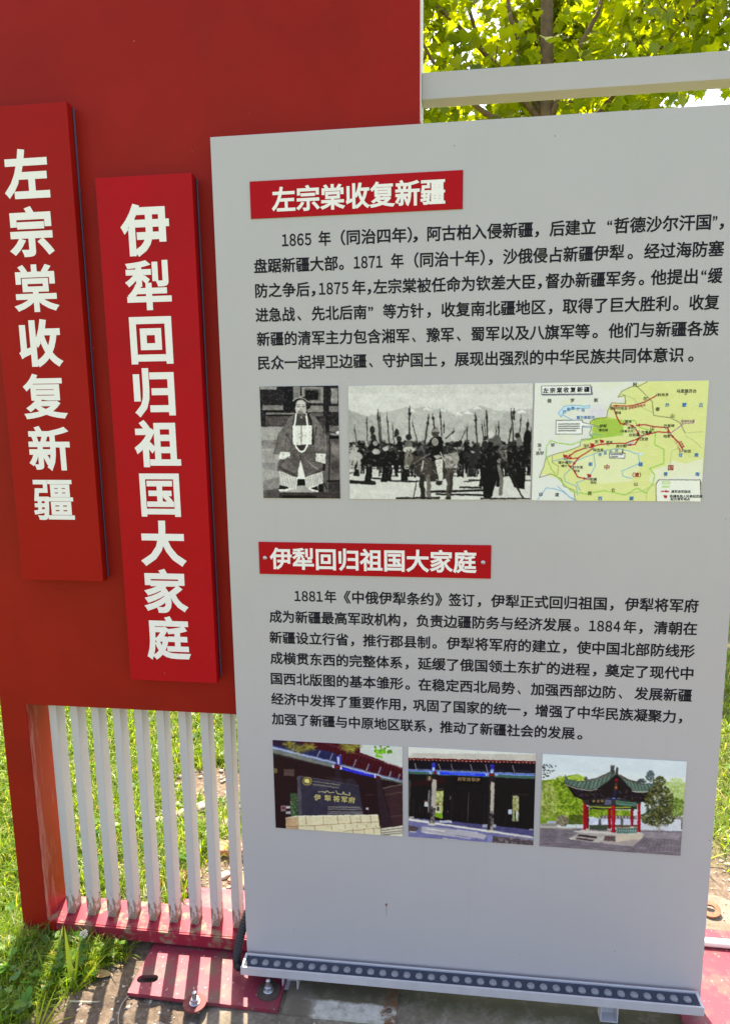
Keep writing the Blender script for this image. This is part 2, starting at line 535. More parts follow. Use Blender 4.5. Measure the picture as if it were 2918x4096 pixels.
def mat_concrete():
    m, nt, b = new_mat("old_concrete")
    v = coords(nt)
    f1 = tex_noise(nt, 9.0, 8, 0.7, v); f2 = tex_noise(nt, 120.0, 5, 0.7, v)
    c = ramp(nt, f2, [(0.3, (0.15, 0.12, 0.09)), (0.7, (0.31, 0.265, 0.21))])
    c = mixc(nt, ramp(nt, f1, [(0.42, (0, 0, 0)), (0.62, (0.8, 0.8, 0.8))]), c, (0.10, 0.088, 0.055))
    # moss and damp in the corner under the board
    sep = nt.nodes.new("ShaderNodeSeparateXYZ"); nt.links.new(v, sep.inputs[0])
    mr = nt.nodes.new("ShaderNodeMapRange"); mr.inputs[1].default_value = -0.16; mr.inputs[2].default_value = -0.02
    nt.links.new(sep.outputs[1], mr.inputs[0])
    mr2 = nt.nodes.new("ShaderNodeMapRange"); mr2.inputs[1].default_value = 0.2; mr2.inputs[2].default_value = 0.12
    nt.links.new(sep.outputs[1], mr2.inputs[0])
    m1 = nt.nodes.new("ShaderNodeMath"); m1.operation = 'MULTIPLY'; nt.links.new(mr.outputs[0], m1.inputs[0]); nt.links.new(mr2.outputs[0], m1.inputs[1])
    m2 = nt.nodes.new("ShaderNodeMath"); m2.operation = 'MULTIPLY'; nt.links.new(m1.outputs[0], m2.inputs[0]); nt.links.new(tex_noise(nt, 25.0, 8, 0.7, v), m2.inputs[1])
    c = mixc(nt, ramp(nt, m2.outputs[0], [(0.25, (0, 0, 0)), (0.5, (0.9, 0.9, 0.9))]), c, (0.075, 0.072, 0.03))
    nt.links.new(c, b.inputs["Base Color"]); b.inputs["Roughness"].default_value = 0.9
    bump(nt, b, f2, 0.6, 0.004)
    return m


M_PLATE = mat_plate_dirty()
M_GROUND = mat_ground()
M_CONC = mat_concrete()
# ------------------------------------------------------------------ ground
def grass_density(x, y):
    n = fbm(x * 3.1, y * 3.1, 3, 61)
    d = np.zeros_like(x)
    left = np.clip((-0.93 - x + 0.16 * (n - 0.5)) / 0.10, 0, 1)
    front = left * (y < 0.05) * np.clip((y + 1.2) / 0.2, 0, 1)
    # boundary of the turf slants away from the camera side
    front = np.where(y < 0.05, np.clip((-0.925 + 0.40 * y - x + 0.12 * (n - 0.5)) / 0.06, 0, 1), 0)
    front = np.maximum(front, ((x < -0.88) & (y > 0.01) & (y < 0.05)) * 0.8)
    behind = np.clip((y - 0.90 + 0.30 * (n - 0.5)) / 0.12, 0, 1) * (x < 0.9)
    lft = np.clip((-1.06 - x + 0.2 * (n - 0.5)) / 0.1, 0, 1) * (y >= 0.05)
    mid = ((x > -1.1) & (x < -0.3) & (y > 0.17) & (y < 0.95)) * np.clip((n - 0.50) * 5, 0, 0.5)
    right = (x >= 0.5) * np.clip((y - 0.60 + 0.3 * (n - 0.5)) / 0.25, 0, 1) * (0.35 + 0.65 * n)
    d = np.maximum.reduce([front, behind, lft, mid, right])
    inside = (x > -1.215) & (x < -0.07) & (y > 0.045) & (y < 0.155)
    slab = (x > -0.80) & (x < 1.35) & (y > -0.36) & (y < 0.44)
    return d * ~inside * ~slab


def ground_h(x, y):
    h = -0.014 + 0.016 * (fbm(x * 9, y * 9, 4, 3) - 0.5) + 0.010 * (fbm(x * 45, y * 45, 3, 8) - 0.5)
    # trodden flat and a little lower where the plates and the concrete lie
    k = np.clip((x + 0.80) / 0.18, 0, 1) * np.clip((1.5 - x) / 0.2, 0, 1) * np.clip((y + 0.42) / 0.12, 0, 1) * np.clip((0.55 - y) / 0.12, 0, 1)
    h = h * (1 - k) + k * (-0.020 + 0.006 * (fbm(x * 12, y * 12, 3, 5) - 0.5))
    # crumbly heap of earth and rubble behind the slats
    q = np.exp(-(((x + 0.72) / 0.40) ** 2 + ((y - 0.62) / 0.26) ** 2))
    h = h + q * (0.012 + 0.045 * (fbm(x * 22, y * 22, 4, 21) - 0.35))
    # loose crumbs in front of the wall at the left
    q2 = np.exp(-(((x + 0.85) / 0.16) ** 2 + ((y + 0.17) / 0.10) ** 2))
    h = h + q2 * 0.036 * (fbm(x * 60, y * 60, 4, 31) - 0.45)
    far = np.clip((np.hypot(x, y) - 4) / 8, 0, 1)
    return h * (1 - far) - 0.012 * far


def axis(lo, hi, step, lim):
    a = list(np.arange(lo, hi + 1e-6, step))
    s = step
    while a[-1] < lim: s *= 1.35; a.append(a[-1] + s)
    s = step
    while a[0] > -lim: s *= 1.35; a.insert(0, a[0] - s)
    return np.array(a)


gx = axis(-1.8, 1.6, 0.010, 90.0); gy = axis(-0.6, 1.8, 0.010, 90.0)
GX, GY = np.meshgrid(gx, gy)
GZ = ground_h(GX, GY)
ni, nj = GX.shape
idx = np.arange(ni * nj).reshape(ni, nj)
Q = np.stack([idx[:-1, :-1], idx[:-1, 1:], idx[1:, 1:], idx[1:, :-1]], -1).reshape(-1, 4)
ground = link("ground", np_mesh("ground", np.stack([GX, GY, GZ], -1), Q, smooth=True, attr=("turf", np.repeat(grass_density(GX, GY).reshape(-1, 1), 3, 1))), M_GROUND)
tag(ground, "brown soil ground under the grass and around the wall", "ground", kind="structure")

# poured concrete strip the plates are bolted to
fx = np.arange(-0.78, 1.5001, 0.012); fy = np.arange(-0.40, 0.5001, 0.012)
FX, FY = np.meshgrid(fx, fy)
edge = np.minimum(np.minimum(FX + 0.64, 1.4 - FX), np.minimum(FY + 0.36, 0.46 - FY)) + 0.12 * (fbm(FX * 7, FY * 7, 3, 41) - 0.5)
FZ = -0.007 + 0.004 * (fbm(FX * 15, FY * 15, 4, 43) - 0.5) - np.clip(0.05 - edge, 0, 0.2) * 0.35
ni, nj = FX.shape
idx = np.arange(ni * nj).reshape(ni, nj)
Q = np.stack([idx[:-1, :-1], idx[:-1, 1:], idx[1:, 1:], idx[1:, :-1]], -1).reshape(-1, 4)
foot = link("concrete_footing", np_mesh("concrete_footing", np.stack([FX, FY, FZ], -1), Q, smooth=True), M_CONC)
tag(foot, "dirty concrete strip the base plates are bolted to", "footing", kind="structure")
# ------------------------------------------------------------------ display wall
WX0, WX1, WY0, WY1 = -1.208, -0.081, 0.05, 0.15
WTOP = 3.0
wall = thing("display_wall", "tall red display wall with white slats in an opening at its foot", "display wall", (-0.64, 0.1, 0.0))
bm = bmesh.new()
OX0, OX1, OZ0, OZ1 = -1.134, -0.155, 0.050, 0.7035
prism(bm, [(WX0, 0.019), (WX1, 0.019), (WX1, WTOP), (WX0, WTOP)], [[(OX0, OZ0), (OX1, OZ0), (OX1, OZ1), (OX0, OZ1)]], 'y', WY0, WY1)
es = [e for e in bm.edges if len(e.link_faces) == 2 and e.calc_face_angle(0) > 1.0]
bmesh.ops.bevel(bm, geom=es, offset=0.0018, segments=2, profile=0.6, affect='EDGES')
link("wall_frame", bm_mesh("wall_frame", bm), M_RED, wall)
# worn, sun-bleached inside of the opening; the jamb's lit sheen is painted on
link("sill", box_mesh("sill", OX0 + 0.001, OX1 - 0.001, WY0 + 0.003, WY1 + 0.002, OZ0 - 0.004, OZ0 + 0.002), M_REDRAIL, wall)
o = link("rail_front", box_mesh("rail_front", OX0 + 0.03, OX1, WY0 - 0.003, WY0 + 0.002, 0.016, OZ0 + 0.001, bev=0.001), M_REDRAIL, wall)
tag(o, "weathered front of the bottom rail with dried mud")
link("edge_strip", box_mesh("edge_strip", WX1 - 0.001, WX1 + 0.0025, WY0 + 0.002, WY1 - 0.001, 2.09, WTOP - 0.002), M_WHITEPAINT, wall)

link("jamb_lit_face", box_mesh("jamb_lit_face", OX0 - 0.002, OX0 + 0.0025, WY0 + 0.0025, WY1 + 0.001, OZ0 + 0.0025, OZ1 - 0.0005), M_JAMB, wall)  # added thin sheet that carries the jamb's scuffs and painted sheen
slat_me = box_mesh("slat", -1.092, -1.070, 0.084, 0.124, OZ0 + 0.001, OZ1 + 0.02, bev=0.0015)
slat = link("slat", slat_me, M_SLAT, wall)
for i in range(1, 16):
    c = slat.copy(); COL.objects.link(c); c.parent = wall
    c.matrix_parent_inverse = slat.matrix_parent_inverse.copy()
    c.location = (0.0614 * i, 0, 0)

# grey cross beam at the top right and the far post that carries it
link("cross_beam", box_mesh("cross_beam", WX1 + 0.0026, 1.33, 0.076, 0.124, 2.143, 2.197, bev=0.002), M_BEAM, wall)
link("end_post", box_mesh("end_post", 1.33, 1.39, 0.070, 0.130, 0.009, 2.30, bev=0.002), M_BEAM, wall)


def slot(cx, cy, L, r, ang=0.0, n=8):
    pts = []
    for s, a0 in ((1, -90), (-1, 90)):
        for k in range(n + 1):
            a = R(a0 + 180 * k / n)
            pts.append((s * (L / 2 - r) + r * math.cos(a), r * math.sin(a)))
    ca, sa = math.cos(ang), math.sin(ang)
    return [(cx + ca * x - sa * y, cy + sa * x + ca * y) for x, y in pts]


def base_plate(x0, x1, holes):
    bm = bmesh.new()
    prism(bm, [(x0, -0.107), (x1, -0.113), (x1, 0.292), (x0, 0.285)], holes, 'z', -0.004, 0.006)
    es = [e for e in bm.edges if len(e.link_faces) == 2 and e.calc_face_angle(0) > 1.2]
    bmesh.ops.bevel(bm, geom=es, offset=0.0012, segments=1, affect='EDGES')
    return link("base_plate", bm_mesh("base_plate", bm), M_REDPLATE, wall)


base_plate(-0.820, -0.424, [slot(-0.786, -0.060, 0.055, 0.012, 0.15), slot(-0.79, 0.245, 0.05, 0.012), slot(-0.464, 0.245, 0.03, 0.0149)])
base_plate(0.56, 1.44, [slot(1.3, -0.06, 0.05, 0.012), slot(1.3, 0.245, 0.05, 0.012)])
# lower end of the posts standing on the plates
link("rail_foot", box_mesh("rail_foot", -0.80, -0.44, 0.058, 0.142, 0.0062, 0.0188), M_REDRAIL, wall)

# ------------------------------------------------------------------ anchor bolts
def bolt(name, x, y, z, label, washer_r, washer_mat, tilt=0.0):
    t = thing(name, label, "bolt", (x, y, z), "anchor bolts at the base plate")
    bm = bmesh.new()
    bmesh.ops.create_cone(bm, cap_ends=True, segments=28, radius1=washer_r, radius2=washer_r * 0.98, depth=0.004)
    bmesh.ops.translate(bm, verts=bm.verts, vec=(x, y, z + 0.002))
    link("washer", bm_mesh("washer", bm), washer_mat, t)
    bm = bmesh.new()
    bmesh.ops.create_cone(bm, cap_ends=True, segments=20, radius1=0.0135, radius2=0.0135, depth=0.0025)
    bmesh.ops.translate(bm, verts=bm.verts, vec=(x, y, z + 0.0054))
    r = bmesh.ops.create_cone(bm, cap_ends=True, segments=6, radius1=0.0105, radius2=0.0105, depth=0.010)
    bmesh.ops.translate(bm, verts=r["verts"], vec=(x, y, z + 0.0118))
    es = [e for e in bm.edges if len(e.link_faces) == 2]
    bmesh.ops.bevel(bm, geom=es, offset=0.0008, segments=1, affect='EDGES')
    link("nut", bm_mesh("nut", bm), M_STEEL, t)
    P, rad = [], []
    for k in range(22):
        P.append((x, y, z + 0.0165 + k * 0.00085)); rad.append(0.0058 if k % 2 else 0.0050)
    rad[-1] = 0.004
    link("stud", tube_mesh("stud", P, rad, 16), M_STEEL, t)
    return t


bolt("anchor_bolt", -0.634, -0.119, 0.0065, "bolt on a round red washer at the front edge of the slotted plate", 0.029, M_WASHER)
bolt("anchor_bolt", -0.460, -0.062, 0.0065, "bolt on a dark brown washer beside the left end of the light bar", 0.030, M_WASHER_DARK)

# whitish plate lying on the concrete under the board
bm = bmesh.new()
prism(bm, [(-0.414, -0.113), (-0.132, -0.109), (-0.129, 0.04), (-0.412, 0.04)], [slot(-0.150, -0.074, 0.018, 0.0088)], 'z', -0.0075, -0.0005)
es = [e for e in bm.edges if len(e.link_faces) == 2 and e.calc_face_angle(0) > 1.2]
bmesh.ops.bevel(bm, geom=es, offset=0.001, segments=1, affect='EDGES')
o = link("steel_plate", bm_mesh("steel_plate", bm), M_PLATE)
tag(o, "muddy whitish steel plate with rust lying under the light bar", "plate")
# ------------------------------------------------------------------ lettering
DEPS = bpy.context


def glyph_arrays(s, bold):
    """outline text -> flat mesh arrays; bold is how far the outline is widened, in em"""
    cu = bpy.data.curves.new("glyphs", 'FONT')
    cu.body = s; cu.size = 1.0; cu.fill_mode = 'FRONT'; cu.resolution_u = 3
    cu.bevel_depth = bold; cu.bevel_resolution = 0
    o = bpy.data.objects.new("glyphs", cu)
    COL.objects.link(o)
    bpy.context.view_layer.update()
    me = bpy.data.meshes.new_from_object(o.evaluated_get(bpy.context.evaluated_depsgraph_get()))
    V = np.empty(len(me.vertices) * 3, np.float64); me.vertices.foreach_get("co", V); V = V.reshape(-1, 3)
    F = [tuple(p.vertices) for p in me.polygons]
    bpy.data.objects.remove(o); bpy.data.curves.remove(cu); bpy.data.meshes.remove(me)
    return V, F


class Text:
    """collects glyphs in board coordinates (x, z) and lays them a hair in front of the plane y"""
    def __init__(self): self.V = []; self.F = []; self.M = []; self.n = 0
    def add(self, s, bold, em, y, x0=None, x1=None, zc=0.0, xc=None, thick=0.0004, mat=0, wscale=1.0, rot=0.0):
        if len(s) == 4 and s[0] == "１":       # figures of a year: half-width, set one by one
            w = (x1 - x0) / 4
            for i, ch in enumerate(s):
                self.add(ch, bold, em, y, x0=x0 + w * (i + 0.07), x1=x0 + w * (i + 0.93), zc=zc, thick=thick, mat=mat)
            return
        V, F = glyph_arrays(s, bold)
        a, b = V[:, 0].min(), V[:, 0].max()
        if x0 is not None: X = x0 + (V[:, 0] - a) * (x1 - x0) / (b - a)
        else: X = xc + (V[:, 0] - (a + b) / 2) * em * wscale
        Z = zc + (V[:, 1] - 0.382) * em
        if rot:
            cx = (X.min() + X.max()) / 2; dx, dz = X - cx, Z - zc
            X = cx + dx * math.cos(rot) - dz * math.sin(rot); Z = zc + dx * math.sin(rot) + dz * math.cos(rot)
        zr = np.abs(V[:, 2]).max() or 1.0
        Y = y - 0.00015 - (V[:, 2] / zr * 0.5 + 0.5) * thick
        self.V.append(np.stack([X, Y, Z], -1))
        self.F += [tuple(i + self.n for i in f) for f in F]
        self.M += [mat] * len(F)
        self.n += len(V)
    def build(self, name, mats, parent):
        me = np_mesh(name, np.concatenate(self.V), polys=self.F, mat_idx=self.M, smooth=True)
        me.normals_split_custom_set_from_vertices([(0.0, -1.0, 0.0)] * len(me.vertices))
        return link(name, me, mats, parent)


HEAVY = {'疆': 0.019, '棠': 0.026, '犁': 0.026, '复': 0.026, '新': 0.028, '国': 0.026, '家': 0.031, '祖': 0.032, '庭': 0.030, '归': 0.034, '收': 0.035, '回': 0.034}


def vertical_sign(label, x0, x1, z0, z1, yf, chars, zc0, zc1, xc0, xc1, em, face):
    t = thing("vertical_sign", label, "sign", ((x0 + x1) / 2, yf, z0), "vertical title signs on the red wall")
    link("sign_face", box_mesh("sign_face", x0, x1, yf, yf + 0.020, z0, z1, bev=0.0012), face, t)
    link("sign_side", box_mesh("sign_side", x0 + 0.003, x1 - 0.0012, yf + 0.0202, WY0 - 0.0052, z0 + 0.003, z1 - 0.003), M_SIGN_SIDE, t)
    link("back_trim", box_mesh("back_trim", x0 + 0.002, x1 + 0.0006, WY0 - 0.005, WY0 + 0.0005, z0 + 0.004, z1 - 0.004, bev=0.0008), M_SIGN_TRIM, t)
    tx = Text()
    for i, ch in enumerate(chars):
        f = i / (len(chars) - 1)
        tx.add(ch, HEAVY.get(ch, 0.037), em, yf, xc=xc0 + (xc1 - xc0) * f, zc=zc0 + (zc1 - zc0) * f, thick=0.0006)
    tx.build("lettering", M_LETTER, t)
    return t


vertical_sign("red vertical sign at the left frame edge, white text starting with the character for left", -1.086, -0.869, 1.0575, 2.167, 0.0185, "左宗棠收复新疆", 2.0190, 1.2648, -0.9815, -0.9835, 0.111, M_SIGN_OLD)
vertical_sign("bright red vertical sign standing lower, right beside the grey board", -0.811, -0.584, 0.803, 2.001, 0.0125, "伊犁回归祖国大家庭", 1.8855, 0.9172, -0.7005, -0.7045, 0.1135, M_SIGN)
PARA0=[(1.8474,[('１８６５',-0.3819,-0.3137),('年',-0.2992,-0.2716),('（同治四年）',-0.2497,-0.0951),('，',-0.0931,-0.0824),('阿古柏入侵新疆',-0.0625,0.1583),('，',0.1622,0.1711),('后建立',0.192,0.2856),('“',0.3079,0.3179),('哲德沙尔汗国',0.3216,0.5113),('”',0.5143,0.5232),('，',0.528,0.5369)]),(1.7948,[('盘踞新疆大部',-0.4459,-0.2569),('。',-0.2548,-0.2438),('１８７１',-0.2232,-0.1578),('年',-0.1409,-0.1133),('（同治十年）',-0.0904,0.0596),('，',0.0674,0.0765),('沙俄侵占新疆伊犁',0.0973,0.3445),('。',0.3513,0.3624),('经过海防塞',0.384,0.5406)]),(1.7422,[('防之争后',-0.4452,-0.3213),('，',-0.3178,-0.308),('１８７５',-0.3017,-0.2337),('年',-0.2268,-0.1965),('，',-0.1931,-0.1842),('左宗棠被任命为钦差大臣',-0.1801,0.1664),('，',0.1709,0.1799),('督办新疆军务',0.1869,0.3712),('。',0.3762,0.3873),('他提出',0.3997,0.4928),('“',0.4988,0.5091),('缓',0.5122,0.5411)]),(1.6896,[('进急战',-0.4465,-0.3558),('、',-0.3509,-0.3417),('先北后南',-0.3184,-0.1951),('”',-0.1916,-0.1806),('等方针',-0.1593,-0.0702),('，',-0.0628,-0.054),('收复南北疆地区',-0.0319,0.1885),('，',0.1949,0.2033),('取得了巨大胜利',0.2239,0.4421),('。',0.447,0.4587),('收复',0.4789,0.5387)]),(1.637,[('新疆的清军主力包含湘军',-0.4457,-0.1014),('、',-0.0953,-0.0871),('豫军',-0.064,-0.0047),('、',0.002,0.0107),('蜀军以及八旗军等',0.0321,0.2814),('。',0.2872,0.2986),('他们与新疆各族',0.3196,0.5409)]),(1.5844,[('民众一起捍卫边疆',-0.4455,-0.1963),('、',-0.1907,-0.1824),('守护国土',-0.1602,-0.0401),('，',-0.032,-0.0231),('展现出强烈的中华民族共同体意识',-0.0022,0.4748),('。',0.4835,0.4947)])]
PARA1=[(1.0387,[('１８８１',-0.3777,-0.3066),('年',-0.3037,-0.2753),('《',-0.2575,-0.2405),('中俄伊犁条约',-0.237,-0.0458),('》',-0.0423,-0.0259),('签订',-0.0116,0.048),('，',0.0548,0.0635),('伊犁正式回归祖国',0.085,0.3423),('，',0.3494,0.3577),('伊犁将军府',0.3808,0.5383)]),(0.986,[('成为新疆最高军政机构',-0.4399,-0.1232),('，',-0.1169,-0.1085),('负责边疆防务与经济发展',-0.0863,0.2673),('。',0.2732,0.2843),('１８８４',0.3045,0.3756),('年',0.3808,0.409),('，',0.4147,0.423),('清朝在',0.4459,0.5386)]),(0.9333,[('新疆设立行省',-0.4417,-0.2472),('，',-0.2422,-0.2337),('推行郡县制',-0.213,-0.0537),('。',-0.0488,-0.0377),('伊犁将军府的建立',-0.0157,0.2441),('，',0.25,0.2586),('使中国北部防线形',0.2803,0.5374)]),(0.8806,[('成横贯东西的完整体系',-0.4414,-0.1186),('，',-0.1123,-0.1039),('延缓了俄国领土东扩的进程',-0.0828,0.3118),('，',0.3183,0.3269),('奠定了现代中',0.3452,0.5374)]),(0.828,[('国西北版图的基本雏形',-0.4417,-0.1167),('。',-0.1124,-0.1011),('在稳定西北局势',-0.0814,0.1445),('、',0.15,0.1581),('加强西部边防',0.1804,0.3717),('、',0.3776,0.3861),('发展新疆',0.4121,0.5375)]),(0.7753,[('经济中发挥了重要作用',-0.4428,-0.124),('，',-0.1183,-0.1097),('巩固了国家的统一',-0.0941,0.158),('，',0.1648,0.1736),('增强了中华民族凝聚力',0.1919,0.5055),('，',0.5119,0.5203)]),(0.7226,[('加强了新疆与中原地区联系',-0.4432,-0.0622),('，',-0.0565,-0.048),('推动了新疆社会的发展',-0.0297,0.2847),('。',0.2894,0.3015)])]# ------------------------------------------------------------------ grey information board
BX0, BX1, BZ0, BZ1 = -0.5335, 0.6055, 0.040, 2.067
board = thing("info_board", "large grey information board with black text, photographs and a map", "information board", (0.035, 0.02, 0.04))
link("board_panel", box_mesh("board_panel", BX0, BX1, 0.0, 0.0485, BZ0, BZ1, bev=0.0012), M_BOARD, board)


def plaque(name, label, x0, x1, z0, z1, s, tx0, tx1, zc, em, screws=()):
    p = link(name, box_mesh(name, x0, x1, -0.0022, -0.0001, z0, z1, bev=0.0005), M_STRIP, board)
    p["label"] = label
    t = Text()
    t.add(s, 0.026, em, -0.0023, x0=tx0, x1=tx1, zc=zc, thick=0.0005)
    t.build("lettering", M_LETTER, p)
    for sx, sz in screws:
        bm = bmesh.new()
        bmesh.ops.create_uvsphere(bm, u_segments=16, v_segments=8, radius=0.0052)
        for v in bm.verts: v.co = Vector((v.co.x, v.co.y * 0.55, v.co.z))
        for a, b in ((0.0036, 0.0006), (0.0006, 0.0036)):
            r = bmesh.ops.create_cube(bm, size=1.0)
            for v in r["verts"]: v.co = Vector((v.co.x * a * 2, v.co.y * 0.0003 - 0.0028, v.co.z * b * 2))
        bmesh.ops.translate(bm, verts=bm.verts, vec=(sx, -0.0023, sz))
        link("screw", bm_mesh("screw", bm, True), M_STEEL, p)
    return p


plaque("title_plaque", "upper red title strip without screws", -0.4484, 0.0120, 1.8942, 1.9713, "左宗棠收复新疆", -0.4005, -0.0248, 1.9311, 0.0535)
plaque("title_plaque", "lower red title strip held by two screws", -0.4593, 0.0841, 1.0912, 1.1693, "伊犁回归祖国大家庭", -0.4330, 0.0521, 1.1301, 0.0545, [(-0.4447, 1.1305), (0.0662, 1.1290)])

for rows in (PARA0, PARA1):
    t = Text()
    for z, segs in rows:
        for s, a, b in segs:
            t.add(s, 0.0225, 0.0325 if s not in "“”" else 0.033, -0.0001, x0=a, x1=b, zc=z, thick=0.00025)
    o = t.build("paragraph", M_INK, board)
    o["label"] = "black text of six lines under the upper title" if rows is PARA0 else "black text of seven lines under the lower title"

# a rust drip and a few specks on the lower part of the board
for i, (x, z) in enumerate([(-0.162, 0.2325)]):
    bm = bmesh.new()
    bmesh.ops.create_uvsphere(bm, u_segments=10, v_segments=6, radius=0.003)
    for v in bm.verts: v.co = Vector((v.co.x, v.co.y * 0.25, v.co.z * 1.3))
    r = bmesh.ops.create_cube(bm, size=1.0)
    for v in r["verts"]: v.co = Vector((v.co.x * 0.0011 * (1 if v.co.z > 0 else 0.4), v.co.y * 0.0003, v.co.z * 0.030 - 0.017))
    bmesh.ops.translate(bm, verts=bm.verts, vec=(x, -0.0002, z))
    o = link("rust_drip", bm_mesh("rust_drip", bm), M_RUST, board)

# ------------------------------------------------------------------ pictures on the board (printed sheets)
INK_GAIN = 1.04


class Pic:
    """a small printed picture, painted as pixels; coordinates are given in a sketch frame whose four corners are quad"""
    def __init__(self, w, h, quad, fill):
        self.w, self.h = w, h
        self.a = np.zeros((h, w, 3)) + np.array(fill, float)
        A, B = [], []
        for (x, y), (u, v) in zip(quad, [(0, 0), (1, 0), (1, 1), (0, 1)]):
            A.append([x, y, 1, 0, 0, 0, -u * x, -u * y]); B.append(u)
            A.append([0, 0, 0, x, y, 1, -v * x, -v * y]); B.append(v)
        self.H = np.append(np.linalg.solve(np.array(A), np.array(B)), 1).reshape(3, 3)
        self.rng = np.random.default_rng(len(fill) * 17 + w + h)
    def uv(self, pts):
        p = np.atleast_2d(np.array(pts, float)); q = np.c_[p, np.ones(len(p))] @ self.H.T
        return q[:, :2] / q[:, 2:]
    def px(self, pts): return self.uv(pts) * [self.w, self.h]
    def sc(self, at, r):
        a = self.px([at, (at[0] + 10, at[1])]); return r * np.linalg.norm(a[1] - a[0]) / 10
    def _blend(self, sl, m, col, op=1.0):
        m = (m * op)[..., None]; self.a[sl] = self.a[sl] * (1 - m) + np.array(col, float) * m
    def _box(self, P, pad):
        x0 = max(0, int(np.floor(P[:, 0].min() - pad))); x1 = min(self.w, int(np.ceil(P[:, 0].max() + pad)) + 1)
        y0 = max(0, int(np.floor(P[:, 1].min() - pad))); y1 = min(self.h, int(np.ceil(P[:, 1].max() + pad)) + 1)
        return (x0, x1, y0, y1) if x1 > x0 and y1 > y0 else None
    def poly(self, pts, col, op=1.0, jag=0.0):
        P = self.px(pts)
        if jag:
            out = []
            for i in range(len(P)):
                a, b = P[i], P[(i + 1) % len(P)]; n = max(1, int(np.linalg.norm(b - a) / 3))
                for k in range(n): out.append(a + (b - a) * k / n + self.rng.normal(0, jag, 2))
            P = np.array(out)
        bb = self._box(P, 1)
        if not bb: return
        x0, x1, y0, y1 = bb; S = 3
        xs = x0 + (np.arange((x1 - x0) * S) + 0.5) / S; ys = y0 + (np.arange((y1 - y0) * S) + 0.5) / S
        X, Y = np.meshgrid(xs, ys); ins = np.zeros(X.shape, bool)
        for i in range(len(P)):
            (ax, ay), (bx, by) = P[i], P[(i + 1) % len(P)]
            if ay == by: continue
            c = ((ay > Y) != (by > Y)) & (X < (bx - ax) * (Y - ay) / (by - ay) + ax)
            ins ^= c
        m = ins.reshape(y1 - y0, S, x1 - x0, S).mean((1, 3))
        self._blend((slice(y0, y1), slice(x0, x1)), m, col, op)
    def rect(self, x0, y0, x1, y1, col, op=1.0): self.poly([(x0, y0), (x1, y0), (x1, y1), (x0, y1)], col, op)
    def line(self, pts, wid, col, op=1.0, dash=None):
        P = self.px(pts); r = max(0.35, self.sc(pts[0], wid) / 2); done = 0.0
        for a, b in zip(P[:-1], P[1:]):
            L = np.linalg.norm(b - a)
            if L < 1e-6: continue
            cuts = [(0, 1)]
            if dash:
                on, off = dash; cuts = []; s = 0.0
                while s < L:
                    ph = (done + s) % (on + off)
                    if ph < on:
                        e = min(L, s + on - ph); cuts.append((s / L, e / L)); s = e + 1e-3
                    else: s += on + off - ph + 1e-3
                done += L
            for t0, t1 in cuts:
                p, q = a + (b - a) * t0, a + (b - a) * t1
                bb = self._box(np.array([p, q]), r + 1)
                if not bb: continue
                x0, x1, y0, y1 = bb
                X, Y = np.meshgrid(np.arange(x0, x1) + 0.5, np.arange(y0, y1) + 0.5)
                d = q - p; t = np.clip(((X - p[0]) * d[0] + (Y - p[1]) * d[1]) / max(1e-9, d @ d), 0, 1)
                D = np.hypot(X - p[0] - t * d[0], Y - p[1] - t * d[1])
                self._blend((slice(y0, y1), slice(x0, x1)), np.clip(r - D + 0.5, 0, 1), col, op)
    def ell(self, cx, cy, rx, ry, col, op=1.0, rot=0.0, soft=0.0):
        c = self.px([(cx, cy)])[0]; k = self.sc((cx, cy), 1.0); rx *= k; ry *= k
        bb = self._box(np.array([c]), max(rx, ry) + 2)
        if not bb: return
        x0, x1, y0, y1 = bb
        X, Y = np.meshgrid(np.arange(x0, x1) + 0.5 - c[0], np.arange(y0, y1) + 0.5 - c[1])
        ca, sa = math.cos(rot), math.sin(rot); U = X * ca + Y * sa; W = -X * sa + Y * ca
        D = np.sqrt((U / rx) ** 2 + (W / ry) ** 2); e = min(rx, ry)
        self._blend((slice(y0, y1), slice(x0, x1)), np.clip((1 - D) * e / max(1.0, soft * e) + 0.5, 0, 1), col, op)
    def blobs(self, region, n, r0, r1, cols, op=0.8, flat=0.7):
        x0, y0, x1, y1 = region
        for _ in range(n):
            r = self.rng.uniform(r0, r1)
            self.ell(self.rng.uniform(x0, x1), self.rng.uniform(y0, y1), r, r * self.rng.uniform(flat, 1), cols[self.rng.integers(len(cols))], op, self.rng.uniform(0, 3))
    def crown(self, cx, cy, rx, ry, n, r0, r1, cols, op=0.75):
        n, r0, r1 = int(n * 2.2), r0 * 0.5, r1 * 0.68
        for _ in range(n):
            a = self.rng.uniform(0, 6.283); q = math.sqrt(self.rng.uniform(0, 1)); r = self.rng.uniform(r0, r1)
            self.ell(cx + rx * q * math.cos(a), cy + ry * q * math.sin(a), r, r * self.rng.uniform(0.5, 1), cols[self.rng.integers(len(cols))], op, self.rng.uniform(0, 3))
    def grain(self, amt, scale=1.0, tint=False):
        Y, X = np.mgrid[0:self.h, 0:self.w]
        g = fbm(X / (3 * scale), Y / (3 * scale), 3, self.w) - 0.5
        n = self.rng.normal(0, 1, (self.h, self.w)) * 0.35 + g * 2.2
        self.a += (n * amt)[..., None]
    def sample(self, X, Y):
        X = np.clip(X, 0, self.w - 1.001); Y = np.clip(Y, 0, self.h - 1.001)
        xi, yi = X.astype(int), Y.astype(int); fx, fy = (X - xi)[..., None], (Y - yi)[..., None]; a = self.a
        return (a[yi, xi] * (1 - fx) + a[yi, xi + 1] * fx) * (1 - fy) + (a[yi + 1, xi] * (1 - fx) + a[yi + 1, xi + 1] * fx) * fy
